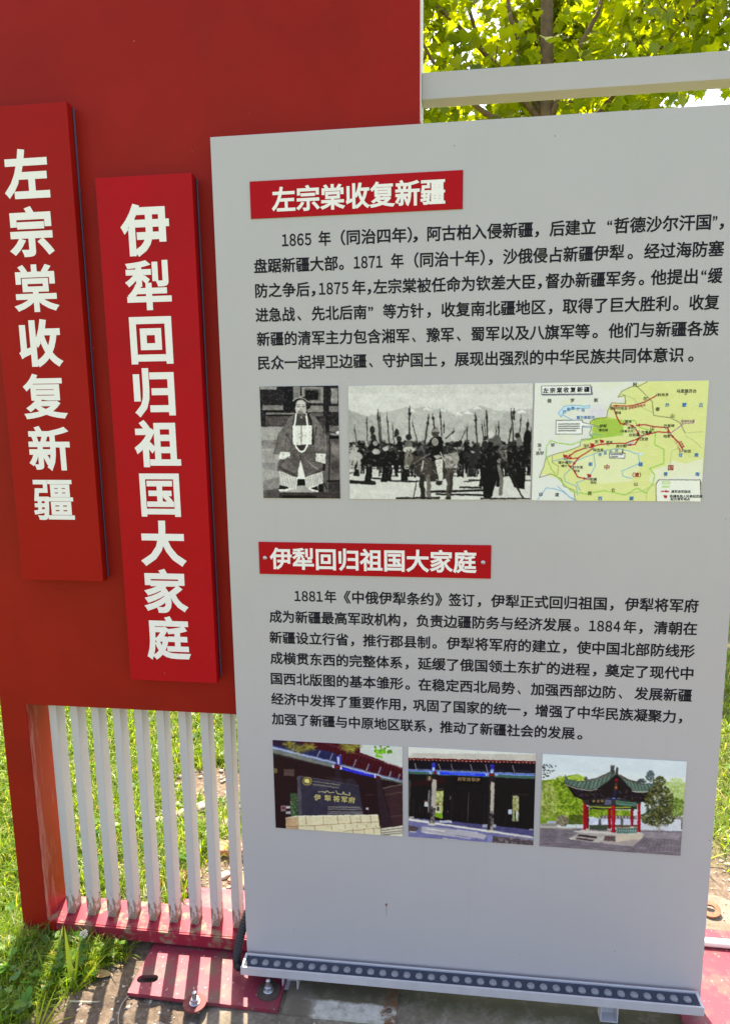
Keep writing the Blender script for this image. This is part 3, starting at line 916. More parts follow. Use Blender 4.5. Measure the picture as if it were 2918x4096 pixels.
    def finish(self, tex, warp):
        """take the drawn look off: ragged edges, mottled tone, then the sharpening of a cheap print"""
        Y, X = np.mgrid[0:self.h, 0:self.w].astype(float)
        dx = (fbm(X / 7, Y / 7, 2, 201) - 0.5) * 5.0 + (fbm(X / 2.6, Y / 2.6, 2, 202) - 0.5) * 2.6
        dy = (fbm(X / 7, Y / 7, 2, 203) - 0.5) * 5.0 + (fbm(X / 2.6, Y / 2.6, 2, 204) - 0.5) * 2.6
        self.a = self.sample(X + dx * warp, Y + dy * warp)
        k = 0.62 * fbm(X / 14, Y / 11, 3, 205) + 0.38 * fbm(X / 2.4, Y / 2.0, 2, 206) - 0.5
        L = self.a.mean(2); lev = np.clip(L / 90, 0.35, 1) * np.clip((245 - L) / 150, 0.14, 1)
        self.a *= (1 + 2 * tex * k * lev)[..., None]
        self.a += (self.rng.normal(0, 1, self.a.shape[:2]) * 5 * lev)[..., None]
        b = self.a.copy()
        for ax in (0, 1): b = (np.roll(b, 1, ax) + 2 * b + np.roll(b, -1, ax)) / 4
        self.a = b + 0.55 * (self.a - b)
    def place(self, name, label, x0, x1, z0, z1, contrast=1.08, tex=0.24, warp=0.42):
        """the printed sheet: a thin plate whose face carries the ink"""
        self.finish(tex, warp)
        a = lin(np.clip((self.a - 120) * contrast + 120, 4, 250)) * INK_GAIN
        a = np.minimum(a, 0.93)
        us = (np.arange(self.w) + 0.5) / self.w; vs = (np.arange(self.h) + 0.5) / self.h
        us[0], us[-1] = 0, 1; vs[0], vs[-1] = 0, 1
        X = x0 + (x1 - x0) * us; Z = z1 - (z1 - z0) * vs
        PX, PZ = np.meshgrid(X, Z); PY = np.full(PX.shape, -0.0022)
        V = np.stack([PX, PY, PZ], -1).reshape(-1, 3)
        idx = np.arange(self.w * self.h).reshape(self.h, self.w)
        Qd = np.stack([idx[:-1, :-1], idx[1:, :-1], idx[1:, 1:], idx[:-1, 1:]], -1).reshape(-1, 4)
        n = len(V)
        E = np.array([(x0, -0.0022, z0), (x1, -0.0022, z0), (x1, -0.0022, z1), (x0, -0.0022, z1), (x0, -0.0001, z0), (x1, -0.0001, z0), (x1, -0.0001, z1), (x0, -0.0001, z1)])
        S = np.array([(0, 4, 5, 1), (1, 5, 6, 2), (2, 6, 7, 3), (3, 7, 4, 0)]) + n
        V = np.concatenate([V, E]); Qa = np.concatenate([Qd, S])
        C = np.concatenate([a.reshape(-1, 3), np.full((8, 3), 0.6)])
        me = np_mesh(name, V, Qa, mat_idx=[0] * len(Qd) + [1] * 4, attr=("ink", C))
        o = link(name, me, [M_PRINT, M_PRINT_EDGE], board)
        o["label"] = label
        self.box = (x0, x1, z0, z1)
        return o
    def pos(self, x, y):
        u, v = self.uv([(x, y)])[0]; x0, x1, z0, z1 = self.box
        return x0 + u * (x1 - x0), z1 - v * (z1 - z0)


# ---- seated man in a robe (black and white)
p = Pic(200, 284, [(225, 185), (1430, 165), (1480, 1912), (300, 1905)], (96, 92, 92))
p.rect(200, 150, 1500, 820, (46, 42, 46))
p.poly([(200, 800), (760, 800), (560, 1300), (560, 1920), (280, 1920)], (160, 155, 152))
p.poly([(200, 1020), (560, 1000), (560, 1130), (200, 1150)], (122, 117, 116), 0.7)
p.poly([(200, 1350), (540, 1370), (540, 1480), (200, 1440)], (140, 136, 134), 0.6)
p.poly([(290, 1640), (560, 1560), (560, 1920), (290, 1920)], (128, 122, 120), 0.8)
p.poly([(290, 1800), (560, 1740), (560, 1920), (290, 1920)], (84, 78, 78), 0.8)
p.rect(235, 185, 490, 228, (150, 146, 144)); p.rect(600, 190, 740, 600, (30, 27, 34))
p.rect(740, 180, 870, 450, (124, 119, 117)); p.rect(850, 180, 875, 330, (40, 36, 38))
p.rect(872, 185, 1202, 440, (140, 135, 132)); p.rect(905, 215, 1160, 400, (108, 103, 101)); p.rect(925, 240, 1128, 386, (32, 29, 32))
p.rect(1205, 165, 1322, 905, (40, 37, 40)); p.rect(1322, 205, 1425, 445, (142, 137, 135))
p.rect(275, 470, 592, 545, (128, 123, 121)); p.rect(290, 548, 585, 578, (22, 20, 24))
p.rect(330, 585, 770, 612, (134, 128, 126)); p.rect(330, 615, 770, 634, (40, 36, 38)); p.rect(320, 640, 760, 800, (84, 77, 78))
p.rect(955, 475, 1206, 578, (130, 125, 122)); p.rect(1000, 590, 1206, 640, (100, 94, 93)); p.rect(1290, 480, 1440, 572, (118, 112, 110))
p.rect(1300, 780, 1450, 870, (112, 106, 105)); p.rect(1150, 660, 1240, 860, (72, 66, 68))
p.rect(1255, 885, 1460, 935, (72, 68, 70)); p.poly([(1300, 905), (1455, 905), (1455, 940), (1350, 940)], (150, 146, 142)); p.rect(1300, 940, 1460, 990, (20, 18, 20)); p.ell(1430, 890, 26, 22, (215, 212, 206))
p.rect(1270, 990, 1475, 1815, (92, 86, 86)); p.rect(1325, 1050, 1475, 1640, (104, 97, 96)); p.ell(1400, 1150, 60, 80, (140, 134, 130), 0.6, soft=0.6); p.ell(1390, 1400, 60, 90, (66, 60, 62), 0.6, soft=0.6)
p.rect(1300, 990, 1316, 1810, (46, 42, 44)); p.rect(1270, 1630, 1480, 1650, (24, 21, 24)); p.rect(1320, 1650, 1475, 1810, (62, 56, 58))
p.rect(540, 1815, 1480, 1920, (66, 60, 60)); p.rect(590, 1868, 1110, 1905, (22, 20, 22))
p.poly([(545, 1712), (1135, 1712), (1140, 1815), (545, 1815)], (160, 155, 152)); p.rect(812, 1605, 948, 1706, (26, 23, 26))
p.poly([(860, 1310), (905, 1450), (940, 1610), (815, 1612), (835, 1450)], (216, 212, 206))
ROBE = (112, 106, 104)
p.poly([(770, 600), (680, 665), (610, 790), (520, 920), (470, 1060), (445, 1222), (500, 1232), (700, 1195), (740, 1050), (735, 700)], ROBE)
p.poly([(985, 600), (1085, 650), (1150, 740), (1215, 850), (1255, 1000), (1282, 1190), (1095, 1212), (1050, 1060), (1035, 700)], ROBE)
for q in range(60):
    x = p.rng.uniform(480, 720); p.line([(x, p.rng.uniform(850, 1000)), (x - 30, p.rng.uniform(1020, 1180))], 6, (80, 74, 74) if q % 2 else (140, 134, 130), 0.4)
    x = p.rng.uniform(1090, 1240); p.line([(x, p.rng.uniform(750, 950)), (x + 15, p.rng.uniform(1000, 1190))], 6, (80, 74, 74) if q % 2 else (140, 134, 130), 0.4)
p.line([(620, 900), (700, 1000), (720, 1080)], 10, (60, 54, 56)); p.line([(1110, 800), (1080, 950), (1060, 1090)], 10, (40, 36, 38))
p.poly([(780, 610), (965, 600), (1040, 720), (1065, 1090), (1030, 1130), (730, 1110), (725, 740)], (78, 72, 72))
p.poly([(955, 600), (1000, 640), (1060, 900), (1065, 1090), (1030, 1090), (1000, 720)], (44, 38, 40))
p.poly([(715, 1085), (1065, 1085), (1110, 1250), (1190, 1370), (1245, 1470), (1000, 1612), (945, 1580), (862, 1290), (800, 1590), (500, 1475), (520, 1340), (690, 1180)], (100, 93, 92))
for k in range(14):
    p.line([(560 + 14 * k, 1420 + 9 * k), (640 + 14 * k, 1290 + 13 * k)], 8, (150, 144, 140), 0.7)
    p.line([(960 + 14 * k, 1320 + 12 * k), (1040 + 14 * k, 1420 + 6 * k)], 8, (150, 144, 140), 0.6)
p.poly([(520, 1440), (800, 1590), (790, 1540), (540, 1400)], (64, 58, 58), 0.6); p.poly([(1245, 1470), (1000, 1612), (985, 1560), (1200, 1430)], (64, 58, 58), 0.7)
p.line([(862, 1235), (862, 1310)], 10, (40, 36, 38))
p.poly([(735, 785), (1032, 780), (1036, 1075), (745, 1082)], (214, 210, 202)); p.line([(872, 775), (876, 1085)], 10, (70, 64, 64)); p.blobs((745, 800, 1025, 1070), 40, 6, 16, [(180, 175, 168), (232, 228, 220), (165, 160, 154)], 0.6)
p.rect(800, 1090, 950, 1165, (66, 56, 56))
p.line([(792, 600), (768, 760), (765, 900), (772, 1040), (800, 1125), (840, 1175), (880, 1190), (925, 1165), (965, 1090), (975, 950), (965, 790), (945, 600)], 24, (228, 224, 216))
p.poly([(545, 1190), (702, 1188), (705, 1245), (610, 1302), (535, 1300)], (212, 208, 202), jag=0.4); p.poly([(1098, 1212), (1248, 1215), (1246, 1375), (1160, 1350), (1098, 1330)], (206, 202, 196), jag=0.4)
p.blobs((555, 1200, 690, 1280), 20, 6, 12, [(170, 165, 160), (232, 228, 222)], 0.7); p.blobs((1105, 1225, 1240, 1340), 24, 6, 12, [(160, 155, 150), (232, 228, 222)], 0.7)
p.rect(1205, 1370, 1245, 1480, (40, 36, 38))
p.poly([(540, 1485), (822, 1592), (800, 1772), (730, 1770), (540, 1695)], (216, 212, 206)); p.poly([(928, 1585), (1205, 1490), (1222, 1670), (1010, 1765), (950, 1730)], (212, 208, 202))
for k in range(11):
    p.line([(560 + 24 * k, 1500 + 9 * k), (545 + 23 * k, 1690 + 8 * k)], 9, (110, 104, 102), 0.8)
    p.line([(950 + 25 * k, 1590 - 9 * k), (975 + 24 * k, 1740 - 8 * k)], 9, (110, 104, 102), 0.8)
p.poly([(540, 1700), (680, 1740), (690, 1770), (600, 1785), (540, 1765)], (40, 34, 36)); p.line([(545, 1782), (640, 1785), (700, 1760)], 24, (222, 218, 210))
p.poly([(1020, 1750), (1120, 1720), (1142, 1790), (1080, 1790)], (40, 34, 36)); p.line([(1000, 1755), (1060, 1785), (1135, 1800)], 22, (222, 218, 210))
p.rect(1150, 1690, 1222, 1812, (30, 26, 28)); p.line([(1225, 1660), (1275, 1780)], 14, (40, 36, 38))
p.ell(862, 520, 84, 124, (186, 180, 175)); p.ell(862, 470, 76, 62, (200, 194, 188)); p.ell(862, 606, 62, 40, (158, 152, 147)); p.ell(905, 540, 34, 70, (160, 154, 149), 0.5, soft=0.7)
for ex in (822, 905):
    p.line([(ex - 24, 484), (ex + 24, 484)], 9, (62, 56, 56)); p.line([(ex - 26, 458), (ex + 26, 460)], 8, (110, 104, 100)); p.ell(ex, 500, 18, 6, (130, 124, 120))
p.line([(858, 480), (850, 530), (872, 536)], 8, (120, 114, 110)); p.line([(832, 566), (862, 556), (896, 568)], 9, (96, 90, 86)); p.line([(838, 582), (890, 584)], 8, (96, 88, 86))
p.poly([(705, 440), (755, 390), (800, 345), (865, 325), (930, 345), (985, 400), (1018, 455), (1005, 510), (945, 545), (950, 440), (930, 405), (862, 378), (800, 402), (778, 450), (770, 505), (722, 470)], (34, 30, 32))
p.line([(740, 400), (800, 360), (862, 352), (925, 372), (990, 430)], 16, (176, 170, 166)); p.line([(820, 335), (900, 335)], 16, (150, 144, 140))
p.poly([(800, 600), (940, 592), (955, 630), (870, 660), (795, 640)], (92, 86, 84)); p.ell(866, 652, 10, 10, (210, 206, 200))
for _ in range(420):
    p.ell(p.rng.uniform(230, 1470), p.rng.uniform(185, 800) if p.rng.uniform() < 0.75 else p.rng.uniform(800, 1890), 3.5, 3.5, (205, 200, 196), 0.8)
p.grain(13)
p.place("photo_print", "black and white print of a seated man in a robe and brimmed hat", -0.4427, -0.2610, 1.2745, 1.5312, 1.25, 0.34, 0.4)

# ---- riders on a plain below mountains (black and white)
p = Pic(390, 246, [(25, 93), (1605, 67), (1575, 1070), (43, 1057)], (208, 205, 200))
for Y0, Y1, c in ((60, 160, (198, 195, 190)), (160, 270, (208, 205, 200))): p.rect(0, Y0, 1650, Y1, c, 0.7)
p.poly([(0, 290), (110, 325), (200, 355), (260, 330), (420, 300), (510, 275), (600, 285), (690, 265), (760, 290), (830, 280), (930, 335), (1010, 310), (1130, 262), (1190, 268), (1280, 300), (1400, 315), (1500, 290), (1650, 285), (1650, 700), (0, 700)], (182, 179, 174), jag=0.5)
p.poly([(0, 300), (100, 325), (230, 390), (330, 470), (420, 560), (420, 700), (0, 700)], (164, 161, 156), 0.8, jag=0.6)
p.poly([(940, 500), (1060, 430), (1250, 390), (1450, 380), (1650, 420), (1650, 640), (900, 640)], (172, 169, 164), 0.6, jag=0.8)
for _ in range(420):
    x = p.rng.uniform(20, 1600); y = p.rng.uniform(300, 560); d = p.rng.uniform(10, 40)
    p.line([(x, y), (x + d, y + d * p.rng.uniform(0.4, 1.4))], 4, (196, 193, 188) if p.rng.uniform() < 0.5 else (130, 127, 124), 0.35)
for (x, y, w) in ((690, 275, 60), (820, 290, 50), (1120, 272, 70), (1040, 310, 60), (560, 290, 50), (1500, 300, 80), (960, 320, 40)):
    p.poly([(x - w * 0.5, y + 22), (x, y - 8), (x + w, y + 30), (x + w * 0.3, y + 22)], (228, 226, 222), 0.8, jag=0.5)
p.poly([(0, 740), (1650, 740), (1650, 1080), (0, 1080)], (206, 203, 196)); p.grain(5, 2)
BL, DK, MD, LT = (22, 20, 22), (48, 45, 46), (96, 92, 90), (176, 172, 166)
for y in (770, 800, 830, 860, 905): # shadow streaks on the plain
    for _ in range(9):
        x = p.rng.uniform(30, 1560); L = p.rng.uniform(60, 200); p.line([(x, y + p.rng.uniform(-8, 8)), (x + L, y + p.rng.uniform(-6, 6))], p.rng.uniform(6, 14), (44, 40, 42), 0.85)
p.poly([(30, 640), (120, 600), (260, 625), (420, 600), (560, 620), (700, 590), (900, 610), (1050, 600), (1180, 590), (1330, 610), (1460, 580), (1590, 590), (1590, 800), (1480, 770), (1380, 800), (1200, 780), (1060, 800), (930, 780), (560, 790), (420, 770), (250, 790), (40, 770)], (40, 37, 38), 0.86, jag=1.3)
for _ in range(520): # far ranks
    x = p.rng.uniform(30, 1590); y = p.rng.uniform(575, 700); r = p.rng.uniform(7, 24)
    p.ell(x, y, r, r * p.rng.uniform(0.7, 1.3), [BL, DK, BL, DK, BL, MD, LT][p.rng.integers(7)], 0.85, p.rng.uniform(0, 3))
for _ in range(120):
    x = p.rng.uniform(30, 1590); y = p.rng.uniform(780, 800); p.line([(x, y - 30), (x + p.rng.uniform(-8, 8), y + p.rng.uniform(40, 80))], p.rng.uniform(8, 16), BL if _ % 3 else DK, 0.9)


def horse(x, y, s, c, legs=True, head=-1, rider=True, hl=None):
    p.ell(x, y, 70 * s, 42 * s, c); p.ell(x + 40 * s * -head, y - 4 * s, 42 * s, 44 * s, c); p.ell(x + 44 * s * head, y - 4 * s, 36 * s, 40 * s, c)
    p.poly([(x + 40 * s * head, y - 36 * s), (x + 88 * s * head, y - 66 * s), (x + 104 * s * head, y - 44 * s), (x + 66 * s * head, y + 10 * s)], c)
    p.poly([(x + 84 * s * head, y - 72 * s), (x + 104 * s * head, y - 62 * s), (x + 128 * s * head, y - 8 * s), (x + 112 * s * head, y + 2 * s), (x + 88 * s * head, y - 34 * s)], hl or c)
    if legs:
        for dx in (-58, -40, 38, 56):
            p.line([(x + dx * s, y + 20 * s), (x + (dx + 6) * s, y + 70 * s), (x + (dx - 3) * s, y + 122 * s)], 17 * s, c); p.ell(x + (dx - 2) * s, y + 124 * s, 12 * s, 7 * s, c)
    if rider:
        p.poly([(x - 26 * s, y - 26 * s), (x - 22 * s, y - 96 * s), (x, y - 108 * s), (x + 24 * s, y - 92 * s), (x + 30 * s, y - 24 * s)], c); p.ell(x, y - 122 * s, 17 * s, 20 * s, c); p.ell(x, y - 136 * s, 20 * s, 10 * s, MD)
        p.line([(x + 12 * s, y - 40 * s), (x + 26 * s, y + 40 * s)], 20 * s, DK)


for (x, y, s, c, h) in ((150, 720, 1.1, BL, -1), (330, 690, 0.9, DK, 1), (600, 690, 0.9, DK, 1), (900, 700, 0.9, DK, -1), (1040, 720, 1.15, BL, 1), (1130, 720, 1.0, DK, -1), (1440, 700, 1.0, BL, 1), (1560, 720, 1.1, BL, -1), (80, 700, 0.8, LT, -1)):
    horse(x, y, s, c, head=h)
for (x0, y0, x1, y1, w) in ((278, 318, 300, 600, 12), (296, 345, 312, 600, 8), (355, 350, 380, 620, 9), (548, 290, 546, 520, 14), (572, 405, 620, 590, 7), (710, 362, 670, 640, 14), (185, 375, 190, 560, 8), (80, 450, 100, 580, 6), (402, 430, 420, 590, 7), (810, 322, 822, 520, 11), (745, 355, 762, 450, 12), (840, 420, 842, 500, 8), (928, 480, 860, 540, 10), (1028, 465, 968, 598, 6), (1040, 450, 1036, 600, 8), (1110, 345, 1124, 585, 13), (1165, 420, 1180, 560, 8), (1185, 405, 1195, 540, 7), (1205, 325, 1214, 540, 14), (1310, 412, 1310, 600, 10), (1285, 450, 1290, 600, 7), (1415, 450, 1385, 620, 11), (1418, 312, 1440, 600, 11), (1440, 310, 1440, 380, 14), (1500, 362, 1488, 490, 9), (1558, 405, 1550, 500, 16), (1585, 470, 1580, 640, 9), (440, 490, 430, 520, 22), (232, 460, 230, 500, 24)):
    p.line([(x0, y0), (x1, y1)], w, (58, 52, 52)); p.line([(x0, y0 - 26), (x0, y0)], w * 0.45, (70, 64, 62))
    p.ell(x0 + (x1 - x0) * 0.18, y0 + (y1 - y0) * 0.18, w * 0.9, w * 1.3, (50, 46, 46))
horse(270, 725, 1.45, BL, head=1, rider=False); p.poly([(215, 640), (225, 560), (262, 540), (290, 590), (300, 650)], BL); p.ell(240, 535, 24, 26, DK); p.ell(265, 655, 34, 24, LT); p.ell(345, 630, 26, 18, (190, 186, 180)); p.ell(258, 585, 22, 22, (150, 146, 140))
horse(440, 715, 1.45, BL, head=1, rider=False); p.poly([(515, 620), (530, 560), (575, 560), (590, 630)], DK); p.ell(460, 545, 22, 24, DK); p.poly([(435, 640), (445, 570), (490, 575), (495, 650)], BL); p.ell(540, 600, 34, 44, (110, 105, 102)); p.ell(545, 640, 52, 26, (190, 186, 178)); p.ell(540, 530, 26, 26, DK)
p.poly([(30, 640), (100, 640), (110, 720), (75, 800), (60, 870), (72, 700)], LT); p.line([(120, 720), (130, 850)], 10, LT)
horse(1245, 760, 1.5, BL, head=1); p.poly([(1160, 620), (1300, 600), (1320, 800), (1250, 1040), (1190, 1040), (1160, 820)], BL); p.poly([(1300, 640), (1420, 650), (1420, 740), (1340, 750)], (120, 114, 110), 0.8); p.blobs((1300, 640, 1420, 750), 30, 6, 14, [(170, 165, 158), BL, (90, 86, 84)], 0.7)
p.poly([(1380, 650), (1500, 680), (1540, 800), (1530, 980), (1440, 960), (1380, 820)], BL); p.line([(1310, 780), (1335, 900), (1322, 1020)], 30, (120, 114, 108)); p.line([(1290, 640), (1400, 830), (1515, 1055)], 14, (44, 40, 42))
p.line([(1190, 800), (1200, 1035)], 44, BL); p.line([(1230, 800), (1225, 1035)], 40, BL); p.ell(1190, 600, 30, 36, DK); p.ell(1240, 505, 24, 30, (200, 196, 190)); p.ell(1290, 560, 34, 46, (90, 86, 84)); p.ell(1195, 540, 18, 20, DK); p.ell(1470, 520, 24, 26, DK); p.poly([(1460, 540), (1500, 530), (1520, 600), (1460, 610)], (110, 106, 104)); p.ell(1555, 540, 34, 70, BL)
for a in ((720, 1000, 1180, 985, 20), (780, 1020, 1230, 1030, 16), (980, 960, 1160, 965, 14), (440, 1052, 800, 1050, 16), (1160, 1055, 1570, 1060, 12), (40, 912, 250, 925, 28), (200, 880, 360, 890, 14), (380, 905, 590, 912, 12)):
    p.line([(a[0], a[1]), (a[2], a[3])], a[4], (34, 31, 33))
HB, HL = (58, 53, 50), (112, 105, 98)
p.poly([(640, 700), (760, 690), (880, 690), (925, 740), (925, 850), (900, 880), (760, 900), (640, 890), (590, 830), (590, 740)], HB, jag=0.6)
p.poly([(880, 700), (930, 760), (925, 860), (885, 880), (860, 780)], (92, 86, 80), 0.9); p.poly([(600, 740), (690, 700), (740, 760), (735, 860), (690, 890), (640, 880)], (74, 68, 64), jag=0.5)
for pts, w, c in (([(655, 870), (650, 940), (662, 990), (665, 1048)], 40, (46, 42, 40)), ([(705, 870), (715, 950), (708, 1000), (722, 1056)], 36, HL), ([(868, 860), (890, 930), (878, 990), (882, 1052)], 38, (84, 78, 73)), ([(905, 840), (905, 920), (896, 1000)], 26, (60, 55, 52))):
    p.line(pts, w, c); p.ell(pts[-1][0] - 6, pts[-1][1], w * 0.6, 11, (40, 36, 35))
p.line([(694, 890), (690, 1040)], 7, (170, 164, 154), 0.6); p.line([(610, 900), (585, 1040)], 8, (50, 46, 46))
p.poly([(655, 700), (600, 690), (545, 660), (520, 668), (560, 730), (600, 800), (640, 830)], (70, 64, 60), jag=0.4)
p.poly([(560, 655), (530, 640), (505, 680), (500, 760), (512, 805), (540, 806), (556, 770), (580, 720)], HL, jag=0.3); p.ell(526, 786, 20, 22, (176, 170, 162)); p.line([(540, 650), (520, 720), (520, 780)], 9, (150, 143, 134)); p.ell(545, 690, 6, 8, (24, 22, 22)); p.poly([(548, 655), (556, 628), (570, 655)], HB)
p.line([(665, 730), (650, 820)], 12, (196, 190, 182), dash=(2.5, 2)); p.line([(520, 790), (600, 770), (700, 700)], 6, (30, 27, 27))
p.poly([(840, 680), (960, 660), (972, 720), (945, 790), (890, 800), (850, 760)], (158, 152, 145)); p.blobs((850, 680, 960, 790), 26, 8, 18, [(90, 84, 80), (206, 202, 194), (124, 118, 112)], 0.6)
p.poly([(690, 650), (720, 560), (760, 520), (820, 530), (835, 600), (830, 680), (780, 740), (700, 720)], BL); p.ell(768, 492, 34, 44, (72, 66, 62)); p.poly([(735, 470), (790, 445), (805, 480), (740, 490)], (140, 134, 128)); p.ell(765, 572, 31, 33, (176, 170, 160)); p.ell(765, 572, 25, 27, (140, 134, 126))
p.poly([(765, 725), (830, 720), (832, 890), (800, 905), (780, 800)], (208, 203, 194)); p.poly([(750, 690), (800, 680), (830, 700), (780, 720)], (170, 164, 156)); p.ell(798, 925, 28, 16, (44, 40, 40)); p.line([(575, 760), (725, 672)], 9, (110, 104, 98)); p.line([(810, 660), (860, 760)], 10, (190, 185, 176))
for _ in range(300):
    x, y = p.rng.uniform(40, 1570), p.rng.uniform(600, 840); a = p.rng.uniform(0, 3.1); p.line([(x, y), (x + 22 * math.cos(a), y + 22 * math.sin(a))], p.rng.uniform(3, 8), LT if p.rng.uniform() < 0.45 else MD, 0.55)
p.grain(8)
p.place("photo_print", "wide black and white print of riders with spears below mountains", -0.2386, 0.1668, 1.2739, 1.5300, 1.14, 0.26, 0.45)
# ---- campaign map
p = Pic(400, 290, [(115, 100), (1488, 85), (1425, 1043), (85, 1030)], (226, 225, 216))
YEL, GRN, BLU, REDL, BLK = (222, 224, 152), (150, 200, 84), (96, 160, 206), (178, 30, 48), (40, 40, 40)
p.poly([(1000, 90), (1488, 85), (1440, 830), (1300, 840), (1130, 860), (1075, 900), (1070, 1043), (430, 1043), (420, 960), (340, 920), (300, 860), (180, 820), (145, 850), (180, 780), (200, 700), (300, 650), (480, 600), (480, 560), (560, 540), (580, 520), (545, 460), (590, 390), (680, 370), (690, 300), (720, 260), (815, 270), (825, 215), (770, 215), (800, 170), (860, 135), (930, 110)], YEL)
for _ in range(120):
    p.ell(p.rng.uniform(300, 1440), p.rng.uniform(110, 1000), p.rng.uniform(20, 60), p.rng.uniform(15, 40), (226, 229, 160) if _ % 2 else (206, 212, 120), 0.13, soft=0.8)
p.poly([(1060, 900), (1010, 880), (1050, 790), (1150, 760), (1200, 715), (1300, 745), (1440, 700), (1430, 870), (1130, 866)], (232, 231, 214), 0.75)
p.poly([(85, 880), (300, 860), (420, 980), (430, 1043), (85, 1043)], (226, 226, 218)); p.poly([(390, 740), (560, 660), (780, 630), (930, 640), (950, 760), (880, 880), (640, 900), (480, 850)], (232, 234, 206), 0.55)
p.blobs((560, 290, 690, 380), 16, 20, 40, [(216, 205, 226)], 0.25)
p.poly([(548, 405), (600, 375), (690, 370), (760, 385), (812, 400), (808, 500), (700, 525), (580, 540), (545, 520), (580, 490), (550, 460)], (186, 208, 92))
for k in range(26): p.line([(540 + k * 13, 540), (590 + k * 13, 390)] if k < 17 else [(540 + k * 13, 540), (575 + k * 13, 440)], 3.2, (96, 150, 50), 0.8)
p.poly([(430, 530), (575, 430), (545, 545), (430, 600)], (226, 225, 216)); p.poly([(812, 380), (900, 380), (900, 560), (816, 560)], (222, 226, 158))
p.poly([(548, 545), (860, 515), (860, 560), (548, 560)], YEL)
for pts in ([(300, 340), (345, 285), (420, 275), (500, 285), (550, 280), (540, 300), (480, 300), (400, 310), (345, 330), (320, 370)], ): p.poly(pts, (200, 226, 236)); p.line(pts + [pts[0]], 5, BLU)
for pts in ([(250, 720), (330, 700), (420, 730), (480, 700), (560, 670), (640, 640), (760, 620), (860, 640), (900, 660), (960, 665)], [(410, 770), (345, 830), (350, 880), (440, 920), (450, 990)], [(580, 670), (590, 760), (550, 830), (500, 870), (440, 890), (470, 950)], [(130, 1030), (200, 930), (270, 940), (330, 960), (420, 1030)], [(290, 920), (340, 960), (380, 1000), (460, 1040)], [(930, 670), (940, 740), (800, 800), (810, 840), (880, 860)], [(330, 350), (400, 390), (430, 400)], [(540, 520), (580, 505), (640, 515)], [(480, 450), (560, 455)], [(850, 590), (890, 570)]): p.line(pts, 5, BLU)
p.ell(950, 665, 20, 11, (200, 226, 236)); p.ell(870, 580, 18, 10, (190, 220, 232))
for pts in ([(800, 190), (900, 230), (930, 280), (1050, 340)], [(1180, 760), (1195, 640), (1250, 620)], [(1300, 500), (1440, 490)], [(1300, 520), (1380, 570), (1430, 620)], [(800, 990), (960, 960), (1060, 905)], [(990, 1030), (1000, 970)]): p.line(pts, 3, (150, 170, 120))
brd = [(1000, 95), (930, 130), (880, 130), (800, 170), (770, 215), (825, 200), (830, 265), (720, 258), (690, 320), (680, 375), (590, 385), (548, 410), (560, 460), (545, 500), (575, 540), (480, 548), (470, 600), (370, 640), (280, 660), (200, 690), (180, 770), (145, 850), (240, 820), (320, 860), (340, 920), (420, 950), (430, 1030)]
p.line(brd, 4, (70, 72, 52), dash=(5, 1.2)); p.line([(920, 130), (980, 190), (1040, 250), (1050, 360), (1190, 380), (1260, 420), (1300, 500)], 4, (70, 72, 52), dash=(5, 1.2))
p.line([(250, 680), (250, 730), (300, 760), (290, 830)], 3, (90, 92, 62), dash=(4, 1))
for pts in ([(480, 560), (400, 590), (290, 575), (240, 555), (205, 600), (200, 680), (240, 780), (310, 870), (400, 960), (520, 980), (660, 955), (830, 990), (920, 935), (990, 975), (1050, 890), (1060, 830), (1020, 780), (1130, 740), (1135, 630), (1060, 590), (1065, 490), (930, 450), (900, 400), (815, 400), (800, 510), (590, 540), (480, 560)], ): p.line(pts, 9, GRN, dash=(11, 3.5))


def arrow(pts):
    p.line(pts, 9, REDL); (ax, ay), (bx, by) = pts[-2], pts[-1]
    L = math.hypot(bx - ax, by - ay); ux, uy = (bx - ax) / L, (by - ay) / L
    p.poly([(bx + 4 * ux, by + 4 * uy), (bx - 28 * ux - 11 * uy, by - 28 * uy + 11 * ux), (bx - 28 * ux + 11 * uy, by - 28 * uy - 11 * ux)], REDL)


for pts in ([(1080, 200), (980, 255), (870, 285), (735, 284)], [(735, 300), (765, 380), (790, 425), (840, 430)], [(1160, 455), (1060, 450), (980, 432), (915, 438)], [(1180, 495), (1080, 490), (990, 512)], [(1285, 640), (1250, 575), (1185, 512)], [(1170, 500), (1165, 462)], [(905, 460), (940, 520)], [(975, 515), (925, 545), (830, 580), (710, 580), (620, 590), (540, 612)], [(930, 545), (905, 590), (845, 594)], [(570, 620), (460, 690), (410, 755)], [(520, 612), (440, 640), (370, 690)], [(460, 695), (372, 698)], [(410, 780), (450, 845), (525, 862)], [(905, 455), (865, 435)], [(410, 775), (375, 750)], [(1115, 962), (1170, 962)]): arrow(pts)
for (x, y) in ((640, 565), (565, 595), (350, 682), (540, 838), (1142, 1000)):
    p.poly([(x - 14, y - 16), (x + 20, y - 10), (x + 14, y + 12), (x - 10, y + 6)], REDL); p.line([(x - 14, y - 16), (x - 2, y + 22)], 5, REDL)
for (x, y) in ((1080, 197), (1305, 190), (715, 283), (843, 430), (905, 462), (932, 488), (950, 522), (978, 514), (1150, 460), (1173, 505), (1285, 640), (840, 594), (692, 588), (570, 619), (518, 614), (360, 703), (408, 772), (540, 860), (613, 450), (150, 627)):
    p.ell(x, y, 9, 9, BLK); p.ell(x, y, 5.5, 5.5, (236, 236, 220))
p.poly([(172, 132), (566, 128), (572, 196), (172, 200)], (120, 122, 140)); p.poly([(165, 122), (556, 118), (562, 188), (166, 192)], BLK); p.poly([(169, 126), (552, 122), (558, 184), (170, 188)], (238, 238, 234))
